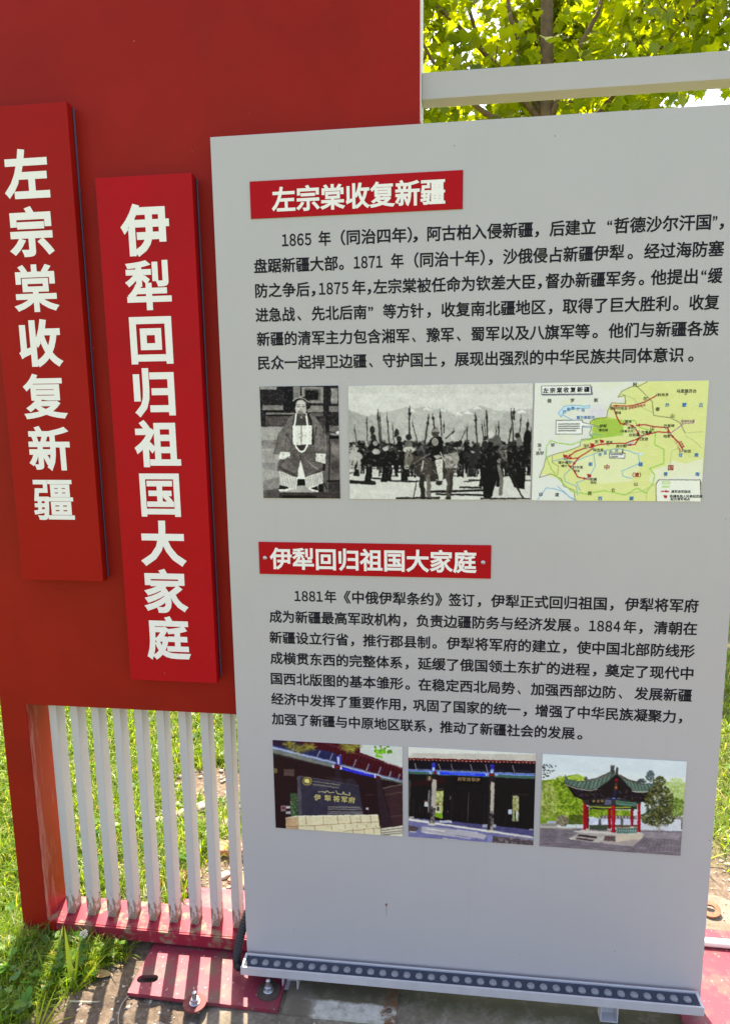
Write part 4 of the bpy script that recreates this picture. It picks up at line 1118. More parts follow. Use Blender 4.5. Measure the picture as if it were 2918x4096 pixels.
p.poly([(280, 395), (490, 393), (492, 412), (610, 440), (490, 445), (488, 507), (276, 507)], BLK); p.poly([(284, 399), (486, 397), (488, 415), (600, 440), (486, 441), (484, 503), (280, 503)], (240, 240, 234))
for y in (425, 443, 460, 478): p.line([(298, y), (466 if y < 470 else 438, y)], 8, (84, 84, 84), 0.8, dash=(2.2, 0.6))
p.poly([(702, 655), (800, 655), (808, 620), (812, 655), (828, 656), (824, 700), (700, 698)], BLK); p.poly([(706, 659), (824, 660), (820, 696), (704, 694)], (240, 240, 234))
for y in (668, 686): p.line([(714, y), (806 if y < 680 else 768, y)], 8, (84, 84, 84), 0.8, dash=(2.2, 0.6))
p.line([(1185, 500), (1290, 425), (1365, 420), (1370, 395)], 5, (150, 70, 150)); p.line([(1275, 395), (1275, 425), (1290, 425)], 4, (150, 70, 150))
p.poly([(1090, 868), (1420, 870), (1428, 890), (1424, 1043), (1070, 1043), (1068, 900)], BLK); p.poly([(1094, 872), (1418, 874), (1424, 1043), (1074, 1043), (1072, 902)], (236, 235, 222)); p.line([(1120, 885), (1180, 885), (1180, 900), (1120, 900), (1120, 885)], 6, GRN, dash=(6, 2))
for k in range(7): p.line([(1115 + 9 * k, 932), (1124 + 9 * k, 918)], 4, GRN)
arrow([(1115, 962), (1170, 962)]); p.poly([(1128, 990), (1160, 996), (1154, 1018), (1134, 1012)], REDL)
p.grain(3)
mp = p.place("map_print", "coloured campaign map print with red arrows", 0.1705, 0.5276, 1.2731, 1.5303, 1.05, 0.05, 0.22)
t = Text()
EM = 0.0093


def lab(s, x, y, size=1.0, mat=0, bold=0.012, vert=None, rot=0.0):
    X, Z = p.pos(x, y)
    t.add(s, bold, EM * size, -0.0023, xc=X, zc=Z, thick=0.0003, mat=mat, rot=rot)


for i, ch in enumerate("左宗棠收复新疆"): lab(ch, 200 + 54 * i, 160 - 1.4 * i, 1.28, 0, 0.03)
for ch, x, y in (("俄", 228, 241), ("罗", 410, 239), ("斯", 597, 238), ("阿", 905, 115), ("尔", 986, 227), ("泰", 1083, 310), ("山", 1200, 362), ("浩", 148, 592), ("罕", 254, 592), ("天", 600, 567), ("山", 1040, 462), ("昆", 546, 975), ("仑", 731, 950), ("山", 910, 902), ("印", 157, 983), ("度", 287, 985)): lab(ch, x, y, 0.98, 0, 0.018)
for s, x, y, z in (("乌里雅苏台", 1310, 168, 0.88), ("科布多", 1127, 197, 0.80), ("塔尔巴哈台", 775, 303, 0.78), ("塔城", 770, 337, 0.68), ("绥来", 851, 408, 0.78), ("迪化", 870, 457, 0.74), ("（乌鲁木齐）", 843, 484, 0.66), ("达坂城", 897, 513, 0.78), ("吐鲁番", 997, 492, 0.78), ("托克逊", 966, 546, 0.78), ("巴里坤", 1173, 442, 0.80), ("哈密", 1157, 525, 0.78), ("安西", 1318, 644, 0.78), ("浩罕", 150, 656, 0.98), ("伊犁", 652, 442, 0.84), ("惠远城", 654, 474, 0.68), ("库车", 702, 570, 0.76), ("乌什", 520, 596, 0.74), ("库尔勒", 795, 601, 0.78), ("阿克苏", 615, 632, 0.78), ("喀什噶尔", 350, 730, 0.78), ("喀什", 344, 757, 0.68), ("叶尔羌", 453, 768, 0.78), ("莎车", 445, 797, 0.68), ("和阗", 574, 864, 0.78), ("和田", 574, 890, 0.68)): lab(s, x, y, z, 0, 0.016)
for ch, x, y in (("外", 1160, 278), ("蒙", 1293, 278), ("古", 1424, 278), ("甘", 1264, 674), ("肃", 1388, 674), ("新", 553, 744), ("疆", 948, 746), ("青", 1146, 825), ("海", 1396, 826), ("西", 627, 1016), ("藏", 876, 1017)): lab(ch, x, y, 1.0, 1, 0.03)
for ch, x, y in (("巴", 348, 328), ("勒", 380, 308), ("喀", 414, 300), ("什", 455, 306), ("池", 493, 315), ("塔", 627, 668), ("里", 668, 656), ("木", 712, 645), ("河", 758, 638)): lab(ch, x, y, 0.84, 1, 0.015)
lab("霍尔果斯河", 514, 374, 0.82, 1, 0.018)
for ch, x, y in (("中", 681, 769), ("国", 1186, 773)): lab(ch, x, y, 1.35, 2, 0.03)
lab("（清）", 917, 830, 1.15, 2, 0.03)
lab("伊犁将军荣全", 920, 290, 0.64, 2, 0.016, rot=0.22); lab("左宗棠", 1275, 588, 0.6, 2, 0.016, rot=-1.1); lab("１８７６年初", 1243, 605, 0.55, 2, 0.014, rot=-1.1)
lab("抗俄司令团", 1322, 406, 0.56, 3, 0.014)
lab("清军进军路线", 1266, 964, 0.72, 0, 0.018); lab("新疆各族人民拿起武器", 1308, 1001, 0.72, 0, 0.018); lab("配合清军地点", 1262, 1024, 0.72, 0, 0.018)
t.build("map_lettering", [M_INK, simple("map_blue", (0.02, 0.17, 0.45), 0.5, var=0), simple("map_red", (0.42, 0.012, 0.03), 0.5, var=0), simple("map_purple", (0.25, 0.05, 0.25), 0.5, var=0)], mp)
# ---- dark stone on a cream block plinth before a hall
p = Pic(300, 222, [(30, 50), (1530, 128), (1535, 1172), (65, 1072)], (46, 26, 30))
p.poly([(1000, 60), (1560, 100), (1560, 420), (1250, 270), (1020, 190)], (206, 208, 200))
p.poly([(0, 40), (1030, 80), (1040, 200), (1260, 280), (1560, 400), (1560, 560), (1100, 420), (760, 300), (0, 120)], (74, 20, 32))
for k in range(46):
    x = 600 + 21 * k; y = 90 + 0.33 * (x - 600) - 30; p.line([(x, y), (x - 36, y + 120)], 7, (96, 32, 44) if k % 2 else (52, 14, 22), 0.7); p.ell(x + 30, y + 26, 14, 10, (112, 44, 52), 0.8)
p.poly([(30, 55), (760, 200), (790, 320), (30, 130)], (44, 44, 84)); p.poly([(30, 60), (300, 60), (560, 180), (30, 110)], (54, 32, 54))
p.poly([(30, 120), (760, 300), (760, 340), (30, 165)], (96, 110, 160)); p.poly([(30, 130), (760, 312), (760, 328), (30, 148)], (206, 208, 214), 0.7)
p.poly([(30, 155), (740, 335), (740, 372), (30, 205)], (122, 122, 112)); p.poly([(30, 198), (740, 370), (740, 382), (30, 216)], (58, 54, 58))
p.poly([(800, 320), (1230, 440), (1560, 520), (1560, 556), (1220, 470), (800, 350)], (104, 116, 150)); p.line([(800, 345), (1230, 455), (1540, 545)], 9, (210, 212, 220))
p.poly([(810, 360), (1225, 465), (1220, 492), (810, 392)], (44, 48, 200)); p.line([(940, 386), (1120, 436)], 12, (130, 130, 236), 0.8); p.poly([(1280, 480), (1540, 540), (1540, 556), (1280, 505)], (96, 112, 100))
for (x, y) in ((800, 262), (1265, 405), (270, 150), (560, 215), (980, 320), (1130, 370), (1385, 455), (1485, 485), (710, 245)):
    p.line([(x + 14, y - 40), (x - 4, y + 6), (x - 16, y + 38)], 9, (170, 168, 160)); p.line([(x + 24, y - 34), (x + 6, y + 20)], 6, (70, 74, 170))
p.rect(770, 230, 826, 342, (60, 62, 160)); p.rect(778, 246, 800, 330, (196, 198, 226)); p.rect(720, 340, 742, 374, (196, 200, 230)); p.rect(810, 360, 832, 394, (210, 214, 236)); p.rect(1205, 452, 1222, 490, (210, 214, 236))
p.poly([(742, 340), (805, 345), (812, 400), (830, 560), (770, 550), (745, 380)], (52, 36, 44)); p.poly([(742, 340), (805, 348), (806, 384), (742, 376)], (110, 26, 36))
p.poly([(1225, 470), (1270, 480), (1300, 640), (1420, 1060), (1290, 1080), (1235, 640)], (56, 38, 46)); p.poly([(1225, 462), (1272, 474), (1274, 500), (1225, 490)], (110, 26, 36))
p.poly([(1310, 600), (1535, 550), (1540, 1040), (1420, 1050)], (66, 42, 46)); p.line([(1310, 610), (1535, 560)], 12, (118, 100, 92)); p.line([(1330, 690), (1520, 655), (1535, 760)], 8, (98, 78, 72)); p.line([(1100, 690), (1210, 684)], 5, (104, 80, 74)); p.line([(1390, 935), (1535, 930)], 6, (110, 92, 82))
p.rect(160, 390, 280, 468, (92, 72, 66)); p.rect(40, 380, 84, 436, (128, 104, 70)); p.rect(640, 470, 760, 530, (54, 34, 36)); p.poly([(232, 670), (330, 670), (330, 940), (242, 945)], (62, 82, 58))
p.blobs((238, 680, 325, 930), 60, 6, 14, [(92, 112, 74), (40, 58, 40), (120, 134, 96)], 0.7)
p.rect(126, 815, 184, 880, (150, 120, 124)); p.ell(156, 843, 18, 18, (130, 46, 56)); p.rect(186, 820, 236, 846, (196, 192, 196)); p.rect(186, 880, 238, 912, (170, 164, 168)); p.rect(1110, 838, 1138, 862, (190, 186, 190))
STN = (58, 53, 68)
p.poly([(312, 480), (350, 468), (1020, 578), (1085, 918), (330, 935)], STN); p.poly([(312, 480), (350, 468), (372, 930), (330, 935)], (88, 80, 90)); p.line([(350, 470), (1020, 580)], 6, (120, 114, 126))
p.blobs((380, 520, 1000, 880), 50, 30, 90, [(72, 68, 86), (46, 42, 56), (64, 58, 70)], 0.22)
p.ell(430, 528, 54, 52, (150, 128, 66), 0.8); p.ell(430, 528, 44, 42, STN); p.ell(430, 528, 32, 30, (222, 208, 120))
for k in range(14):
    a = k * 0.449; p.ell(430 + 47 * math.cos(a), 528 + 45 * math.sin(a), 8, 8, (172, 148, 80))
p.line([(500, 530), (800, 572)], 10, (150, 136, 112), 0.8, dash=(1.5, 0.8)); p.line([(500, 566), (790, 604)], 17, (128, 118, 112), 0.8, dash=(2.6, 1.0))
p.line([(560, 650), (640, 656), (660, 640), (690, 660), (740, 658)], 9, (214, 200, 150)); p.line([(765, 640), (780, 672), (840, 680), (850, 655), (866, 684), (920, 688), (918, 662)], 9, (214, 200, 150))
for y, L in ((828, 1050), (852, 1058), (884, 1062), (904, 1068)): p.line([(672, y), (L, y + 4)], 11, (156, 146, 134), 0.8, dash=(2.2, 1.0))
p.poly([(178, 955), (310, 935), (318, 1100), (185, 1080)], (194, 158, 122)); p.poly([(310, 935), (1245, 918), (1290, 1180), (318, 1120)], (226, 210, 172)); p.line([(186, 1054), (316, 1060)], 7, (140, 100, 74))
p.poly([(178, 955), (330, 930), (1245, 915), (1250, 928), (310, 948)], (238, 228, 200))
for y0, y1, xs, d in ((940, 1050, (318, 412, 612, 780, 925, 1045, 1160, 1250), 0), (1050, 1110, (318, 515, 705, 862, 1000, 1115, 1222, 1280), 0), (1090, 1180, (955, 1085, 1195, 1285), 1)):
    for i, x in enumerate(xs): p.line([(x, y0 - (x - 318) * 0.015), (x + 8, y1 - (x - 318) * 0.05)], 6, (150, 116, 84))
p.line([(318, 1052), (515, 1048), (1000, 1010), (1260, 1000)], 6, (150, 116, 84)); p.line([(850, 1110), (1100, 1090), (1280, 1072)], 6, (150, 116, 84))
for _ in range(90):
    x = p.rng.uniform(330, 1240); y = p.rng.uniform(945, 1090); p.line([(x, y), (x + 30, y - 14), (x + 44, y - 4)], 4, (196, 172, 130) if _ % 2 else (244, 234, 208), 0.6)
p.poly([(1280, 1080), (1540, 1040), (1540, 1180), (1290, 1180)], (214, 206, 184))
for y in (1095, 1125, 1150): p.poly([(1285, y), (1540, y - 30), (1540, y - 18), (1285, y + 14)], (120, 104, 88), 0.8)
for cx, cy, n in ((230, 100, 90), (450, 130, 90), (330, 160, 80), (920, 150, 120), (860, 110, 60), (990, 120, 50)):
    for k in range(n):
        a = p.rng.uniform(0, 6.283); L = p.rng.uniform(40, 95); p.line([(cx, cy), (cx + L * math.cos(a), cy + 0.75 * L * math.sin(a))], 5, [(150, 140, 62), (118, 108, 44), (176, 164, 88), (92, 84, 36)][k % 4], 0.8)
p.blobs((1210, 120, 1400, 200), 26, 10, 22, [(98, 160, 34), (70, 128, 30), (126, 184, 52)], 0.9); p.blobs((1230, 180, 1290, 250), 10, 10, 20, [(98, 170, 34), (126, 190, 52)], 0.9)
p.grain(2.5)
stone = p.place("photo_print", "colour print of a dark inscribed stone on pale blocks", -0.4425, -0.1193, 0.4274, 0.6668)
t = Text()
for i, ch in enumerate("伊犁将军府"):
    X, Z = p.pos((548, 668, 768, 860, 945)[i], (716, 724, 732, 740, 746)[i]); t.add(ch, 0.028, 0.0172, -0.0023, xc=X, zc=Z, thick=0.0003)
M_GOLD = simple("gold_print", (0.55, 0.45, 0.16), 0.5, var=0.0)
t.build("print_lettering", M_GOLD, stone)

# ---- gate hall with two columns
p = Pic(280, 222, [(65, 75), (1567, 155), (1537, 1240), (72, 1142)], (30, 25, 27))
p.poly([(40, 60), (1600, 140), (1600, 260), (40, 215)], (222, 220, 210))
p.poly([(135, 150), (1570, 165), (1570, 240), (65, 205)], (204, 196, 184))
for k in range(60):
    x = 75 + 25 * k; p.line([(x + 14, 150 + 0.010 * x), (x, 205 + 0.026 * x)], 5, (160, 148, 140), 0.6); p.ell(x, 206 + 0.027 * x, 13, 9, (228, 222, 212))
p.poly([(65, 205), (1567, 245), (1567, 275), (65, 232)], (104, 26, 24))
for k in range(34): x = 90 + 44 * k; p.ell(x, 226 + 0.026 * x, 8, 6, (226, 190, 170))
p.poly([(65, 232), (1567, 275), (1560, 400), (68, 345)], (26, 22, 32)); p.poly([(70, 345), (1555, 395), (1555, 425), (70, 368)], (118, 150, 196)); p.line([(70, 350), (1555, 402)], 8, (56, 74, 206), 0.9, dash=(3, 2)); p.line([(70, 342), (1555, 392)], 5, (206, 214, 222), 0.9)
p.poly([(70, 368), (1555, 425), (1555, 456), (70, 396)], (70, 104, 92)); p.poly([(440, 372), (975, 395), (975, 426), (440, 402)], (36, 66, 226)); p.line([(560, 392), (850, 406)], 11, (86, 122, 250), 0.8)
for x in (330, 425, 990, 1105): p.rect(x - 14, 366 + (x - 330) * 0.03, x + 14, 400 + (x - 330) * 0.03, (196, 206, 240)); p.rect(x - 3, 366 + (x - 330) * 0.03, x + 3, 400 + (x - 330) * 0.03, (36, 56, 206))
p.rect(342, 265, 384, 366, (52, 58, 190)); p.rect(350, 318, 378, 360, (186, 206, 240)); p.rect(1030, 284, 1078, 390, (42, 42, 150)); p.rect(1036, 342, 1068, 388, (180, 200, 240))
for x in (150, 580, 805, 1300, 430, 985): p.line([(x - 6, 270 + x * 0.02), (x + 4, 310 + x * 0.02), (x + 14, 345 + x * 0.02)], 10, (150, 146, 150)); p.line([(x + 20, 330 + x * 0.02), (x + 200, 336 + x * 0.02)], 5, (92, 84, 120), 0.8)
p.poly([(95, 500), (500, 420), (500, 520), (95, 540)], (54, 22, 26), 0.8); p.rect(285, 420, 345, 474, (96, 78, 62)); p.rect(310, 425, 322, 470, (190, 170, 130)); p.rect(600, 430, 940, 520, (24, 19, 21)); p.rect(370, 365, 398, 396, (122, 34, 30)); p.rect(1018, 388, 1082, 420, (122, 34, 30))
p.poly([(385, 595), (482, 600), (468, 925), (380, 900)], (186, 186, 118)); p.blobs((390, 600, 478, 760), 40, 8, 20, [(146, 154, 70), (214, 210, 158), (112, 118, 52)], 0.6); p.rect(385, 770, 440, 870, (222, 216, 180)); p.poly([(385, 770), (415, 730), (445, 770)], (112, 72, 42)); p.rect(405, 780, 430, 835, (62, 54, 42)); p.poly([(384, 855), (470, 860), (468, 922), (380, 900)], (130, 172, 40))
p.line([(312, 592), (302, 850)], 8, (190, 186, 190)); p.line([(330, 592), (322, 850)], 5, (150, 146, 150)); p.rect(258, 728, 298, 784, (206, 204, 200)); p.rect(252, 706, 300, 728, (80, 52, 46))
p.rect(1294, 655, 1366, 955, (176, 174, 122)); p.blobs((1298, 660, 1362, 830), 36, 8, 18, [(140, 136, 76), (206, 200, 156), (110, 106, 60)], 0.6); p.rect(1294, 860, 1362, 950, (120, 140, 90), 0.6); p.rect(1330, 840, 1352, 940, (212, 210, 204)); p.rect(1320, 830, 1334, 950, (52, 44, 40)); p.rect(1244, 816, 1288, 874, (196, 200, 212))
for x, y0, y1, c in ((778, 618, 955, (150, 132, 112)), (582, 640, 940, (72, 60, 56)), (968, 640, 1000, (58, 50, 48)), (130, 690, 900, (76, 64, 58)), (566, 660, 700, (196, 180, 160)), (210, 760, 860, (74, 62, 58)), (600, 720, 820, (60, 52, 50)), (710, 820, 930, (56, 48, 46)), (840, 860, 930, (60, 54, 50)), (1135, 820, 960, (56, 48, 46)), (245, 780, 890, (70, 58, 54)), (540, 830, 850, (180, 160, 140)), (1215, 900, 1000, (60, 54, 50))): p.line([(x, y0), (x - 10, y1)], 5, c, 0.8)
p.line([(1295, 636), (1470, 640)], 4, (92, 82, 78)); p.line([(400, 575), (485, 578)], 6, (120, 106, 96)); p.poly([(65, 470), (100, 470), (80, 900), (70, 900)], (70, 72, 64))
p.poly([(72, 915), (500, 960), (1000, 1040), (1537, 1090), (1537, 1250), (72, 1150)], (120, 117, 158)); p.poly([(440, 945), (1000, 1000), (1537, 1060), (1537, 1130), (1000, 1050), (440, 985)], (82, 78, 118))
p.poly([(72, 922), (320, 962), (1000, 1060), (1537, 1140), (1537, 1160), (1000, 1082), (320, 985), (72, 950)], (226, 218, 204)); p.poly([(230, 1020), (500, 1040), (860, 1090), (1000, 1120), (960, 1170), (700, 1130), (220, 1090)], (200, 190, 184), 0.75)
for (x, y, L, c) in ((260, 1090, 260, (224, 214, 200)), (500, 1120, 300, (214, 202, 190)), (480, 1160, 340, (206, 196, 190)), (300, 1050, 200, (236, 226, 212)), (90, 1080, 60, (226, 214, 196)), (1180, 1110, 340, (176, 168, 170)), (640, 1060, 240, (196, 190, 196))): p.line([(x, y), (x + L, y + L * 0.13)], 14, c, 0.8)
p.poly([(72, 1010), (200, 1030), (160, 1075), (72, 1080)], (88, 70, 64), 0.8); p.poly([(1062, 1130), (1537, 1180), (1537, 1245), (1062, 1210)], (92, 78, 82)); p.blobs((1070, 1140, 1530, 1240), 50, 8, 24, [(120, 106, 104), (70, 58, 62), (150, 138, 132)], 0.6); p.rect(1004, 1118, 1060, 1205, (140, 140, 184))
p.rect(435, 948, 585, 975, (190, 190, 200)); p.rect(942, 995, 1100, 1030, (176, 172, 180)); p.rect(76, 902, 138, 918, (196, 188, 180)); p.rect(1484, 1046, 1540, 1062, (150, 146, 160))
p.poly([(350, 396), (404, 398), (402, 470), (388, 820), (380, 985), (318, 985), (328, 820), (345, 470)], (40, 32, 34)); p.poly([(358, 458), (402, 470), (388, 800), (336, 806), (346, 500)], (184, 172, 158)); p.poly([(342, 860), (384, 850), (380, 985), (325, 985)], (150, 140, 130)); p.blobs((332, 790, 388, 960), 18, 10, 20, [(52, 44, 44), (110, 100, 96), (40, 34, 36)], 0.7)
p.ell(345, 997, 42, 17, (214, 204, 186))
p.poly([(1018, 420), (1082, 422), (1078, 500), (1070, 1070), (998, 1070), (1012, 600)], (44, 36, 40)); p.poly([(1040, 490), (1080, 500), (1074, 860), (1032, 860), (1036, 560)], (190, 176, 158)); p.poly([(1040, 930), (1072, 920), (1070, 1068), (1030, 1068)], (150, 140, 132)); p.blobs((1036, 830, 1070, 1000), 16, 10, 20, [(56, 48, 48), (120, 110, 104)], 0.7); p.ell(1034, 1076, 50, 18, (220, 208, 188))
p.grain(2.5)
gate = p.place("photo_print", "colour print of a gate hall with two columns and a blue beam", -0.1053, 0.1966, 0.4282, 0.6676)
t = Text()
for i, ch in enumerate("府军将犁伊"):
    X, Z = p.pos((672, 724, 778, 834, 886)[i], 456 + 2.2 * i); t.add(ch, 0.012, 0.0105, -0.0023, xc=X, zc=Z, thick=0.0003)
t.build("print_lettering", simple("dull_gold_print", (0.36, 0.21, 0.09), 0.5, var=0.0), gate)

# ---- red columned pavilion
p = Pic(300, 222, [(70, 62), (1578, 135), (1520, 1130), (45, 1030)], (206, 214, 216))
p.poly([(50, 50), (1600, 120), (1600, 330), (50, 300)], (212, 220, 222)); p.poly([(50, 240), (1600, 300), (1600, 480), (50, 380)], (222, 226, 222), 0.7)
G1 = [(122, 150, 34), (96, 126, 24), (160, 180, 62), (76, 104, 26), (182, 194, 88)]; G2 = [(66, 74, 40), (52, 60, 34), (96, 96, 48), (118, 112, 62), (40, 46, 30)]
p.poly([(50, 340), (200, 330), (330, 290), (430, 270), (520, 320), (540, 800), (50, 800)], (122, 146, 44)); p.crown(300, 500, 240, 200, 420, 10, 30, G1); p.crown(430, 330, 90, 50, 80, 8, 20, [(160, 184, 66), (186, 200, 96)]); p.crown(120, 560, 110, 190, 220, 10, 26, [(168, 176, 92), (140, 150, 66), (186, 190, 118), (110, 124, 50)]); p.crown(420, 650, 110, 120, 160, 8, 24, G1)
p.poly([(560, 640), (760, 640), (1000, 660), (1000, 720), (560, 720)], (110, 140, 40)); p.crown(650, 680, 100, 50, 90, 8, 20, G1); p.crown(920, 680, 90, 40, 60, 8, 18, G1)
p.poly([(1330, 340), (1570, 380), (1560, 700), (1380, 700)], (168, 184, 122)); p.crown(1470, 420, 100, 110, 160, 8, 20, [(160, 186, 90), (190, 208, 130), (206, 216, 170)]); p.crown(1480, 620, 90, 100, 120, 8, 22, [(96, 120, 44), (140, 160, 70), (70, 92, 36)])
p.poly([(560, 740), (1060, 740), (1060, 830), (560, 830)], (196, 200, 216)); p.poly([(1060, 720), (1545, 740), (1540, 850), (1060, 840)], (206, 206, 212))
for x in (660, 890): p.rect(x, 740, x + 26, 830, (92, 86, 82))
p.poly([(580, 800), (650, 752), (650, 800)], (228, 230, 240), 0.7); p.poly([(690, 790), (750, 752), (750, 800)], (228, 230, 240), 0.7)
p.poly([(680, 706), (1060, 708), (1060, 742), (670, 738)], (120, 112, 106))
for k in range(22): p.ell(690 + 17 * k, 722, 6, 12, (196, 188, 178) if k % 2 else (84, 76, 72))
p.poly([(1460, 715), (1545, 718), (1545, 745), (1460, 742)], (150, 142, 132)); p.rect(1525, 745, 1536, 850, (60, 54, 50))
p.poly([(120, 770), (230, 765), (230, 790), (120, 790)], (178, 182, 196)); p.poly([(60, 790), (230, 790), (230, 825), (55, 825)], (168, 160, 150)); p.line([(60, 806), (230, 806)], 8, (120, 112, 104), 0.8, dash=(2, 1.5))
p.crown(280, 760, 64, 60, 160, 6, 16, [(150, 136, 116), (120, 104, 88), (178, 164, 146), (92, 80, 66)]); p.line([(420, 835), (424, 790), (380, 762)], 12, (196, 184, 150)); p.line([(424, 795), (470, 770)], 8, (170, 158, 120)); p.rect(345, 700, 490, 800, (56, 66, 30), 0.6)
p.poly([(45, 830), (1540, 870), (1520, 1140), (40, 1040)], (124, 112, 118))
for _ in range(260):
    x = p.rng.uniform(45, 1500); y = p.rng.uniform(850, 1110); L = p.rng.uniform(30, 150); p.line([(x, y), (x + L, y + L * 0.06)], 6, [(150, 138, 142), (98, 88, 98), (176, 162, 158), (110, 100, 110)][_ % 4], 0.45)
for k in range(14): p.line([(1180 + 26 * k, 890 + k), (1010 + 46 * k, 1080 + 3 * k)], 4, (80, 72, 78), 0.5)
p.poly([(840, 900), (1160, 900), (1100, 960), (1020, 1030), (700, 1000)], (196, 180, 168), 0.7); p.poly([(55, 825), (400, 832), (380, 850), (55, 840)], (196, 184, 160), 0.8)
p.poly([(1100, 880), (1540, 885), (1500, 960), (1150, 940)], (176, 164, 168), 0.5)
p.poly([(345, 950), (470, 880), (840, 905), (835, 980), (650, 995), (420, 965)], (176, 164, 156)); p.poly([(390, 872), (480, 862), (1120, 885), (1130, 905), (840, 910), (450, 885)], (206, 196, 186)); p.poly([(840, 905), (1130, 900), (1110, 950), (840, 985)], (206, 188, 166)); p.poly([(720, 920), (835, 925), (832, 980), (720, 972)], (106, 84, 84)); p.poly([(455, 905), (640, 925), (640, 950), (440, 930)], (62, 48, 52)); p.poly([(430, 940), (620, 962), (600, 980), (420, 955)], (70, 56, 58)); p.line([(452, 930), (630, 952)], 10, (168, 156, 148)); p.poly([(600, 975), (720, 915), (720, 945), (650, 995)], (190, 180, 172)); p.poly([(348, 945), (410, 935), (420, 958), (370, 962)], (206, 198, 188))
p.rect(560, 805, 1070, 826, (92, 78, 58)); p.rect(566, 812, 752, 856, (56, 68, 54)); p.rect(845, 838, 1066, 896, (70, 102, 92))
for k in range(9): p.line([(852 + 24 * k, 845), (852 + 24 * k, 890)], 5, (176, 196, 186)); p.line([(850 + 24 * k, 866), (870 + 24 * k, 866)], 5, (176, 196, 186)); p.line([(580 + 20 * k, 815), (580 + 20 * k, 852)], 4, (110, 122, 100))
p.line([(845, 896), (1068, 892)], 7, (160, 176, 160)); p.line([(840, 832), (1072, 832)], 8, (140, 96, 72))
p.poly([(565, 570), (760, 580), (1000, 580), (1060, 560), (1060, 640), (1000, 640), (565, 640)], (52, 62, 44)); p.line([(572, 615), (760, 622), (990, 622)], 16, (166, 172, 64), 0.9, dash=(4, 2)); p.poly([(565, 650), (590, 640), (1000, 640), (1030, 660), (1030, 630), (565, 630)], (44, 40, 34))
for (x0, x1, y0, y1, c) in ((532, 556, 610, 850, (132, 22, 34)), (756, 786, 630, 850, (150, 22, 34)), (995, 1022, 640, 828, (168, 24, 38)), (496, 530, 545, 862, (184, 22, 40)), (794, 832, 520, 890, (196, 22, 40)), (1066, 1098, 560, 884, (190, 22, 40))):
    p.rect(x0, y0, x1, y1, c); p.rect(x0 + (x1 - x0) * 0.7, y0, x1, y1, tuple(int(v * 0.6) for v in c), 0.8); p.ell((x0 + x1) / 2, y1 + 4, (x1 - x0) * 0.8, 10, (200, 192, 182))
p.poly([(500, 535), (800, 520), (1100, 545), (1100, 585), (840, 600), (560, 605), (500, 580)], (54, 52, 52)); p.poly([(840, 545), (1060, 575), (1060, 612), (840, 595)], (92, 132, 112)); p.line([(850, 565), (1050, 592)], 9, (40, 66, 62), 0.9, dash=(5, 2)); p.poly([(720, 545), (790, 540), (790, 590), (720, 590)], (96, 96, 120)); p.poly([(560, 545), (715, 535), (715, 585), (560, 590)], (34, 27, 26)); p.rect(776, 498, 858, 530, (40, 52, 150)); p.rect(800, 500, 830, 528, (120, 150, 200))
p.poly([(300, 360), (480, 440), (640, 430), (760, 345), (845, 270), (920, 350), (1010, 440), (1120, 480), (1310, 400), (1220, 500), (1140, 570), (1060, 560), (860, 520), (780, 520), (500, 545), (400, 510)], (36, 27, 30))
p.blobs((420, 440, 1160, 530), 60, 6, 14, [(70, 56, 54), (30, 26, 36), (56, 58, 92), (92, 70, 60)], 0.7)
ROOF = (88, 108, 96)
p.poly([(305, 290), (330, 330), (430, 350), (560, 345), (700, 300), (790, 245), (845, 265), (760, 345), (650, 425), (500, 440), (380, 400), (295, 370)], ROOF)
p.poly([(850, 262), (900, 300), (1000, 350), (1100, 375), (1230, 372), (1300, 350), (1310, 395), (1230, 440), (1120, 475), (1010, 440), (930, 360)], ROOF)
for k in range(22):
    x = 360 + 22 * k; p.line([(x, 350 - max(0, k - 8) * 6.5), (x - 46 + k * 1.0, 396 + 34 * math.sin(k / 6.0) - max(0, k - 12) * 10)], 5, (150, 168, 152) if k % 2 else (46, 60, 54), 0.8)
    x = 900 + 18 * k; p.line([(x, 305 + 60 * (1 - math.exp(-k / 7))), (x + 34, 350 + 100 * (1 - math.exp(-k / 6)) - max(0, k - 10) * 6)], 5, (150, 168, 152) if k % 2 else (46, 60, 54), 0.8)
p.line([(300, 368), (380, 402), (500, 440), (650, 426), (760, 345), (845, 272)], 9, (42, 34, 34)); p.line([(848, 268), (930, 362), (1010, 442), (1120, 476), (1230, 440), (1312, 396)], 9, (42, 34, 34))
for k in range(26):
    t_ = k / 25.0; x = 310 + 330 * t_; y = 380 + 62 * math.sin(t_ * 2.2); p.ell(x, y, 6, 6, (196, 188, 176)); x = 1010 + 290 * t_; y = 448 + 30 * math.sin(t_ * 3.0) - 48 * t_; p.ell(x, y, 6, 6, (210, 200, 188))
p.line([(545, 340), (640, 320), (720, 285), (790, 250)], 26, (128, 122, 112)); p.line([(560, 338), (640, 318), (780, 258)], 10, (62, 60, 56), 0.9, dash=(2, 1.5)); p.line([(880, 285), (960, 330), (1060, 358)], 22, (112, 100, 86)); p.line([(890, 290), (960, 330), (1060, 358)], 9, (54, 48, 44), 0.9, dash=(2, 1.5))
p.line([(305, 285), (330, 330), (450, 350), (560, 345)], 9, (62, 74, 68)); p.line([(1300, 345), (1230, 372), (1100, 375), (1010, 352)], 9, (62, 74, 68)); p.ell(522, 320, 18, 24, (84, 82, 80)); p.ell(1092, 342, 22, 24, (110, 110, 108)); p.ell(540, 330, 14, 12, (84, 82, 80))
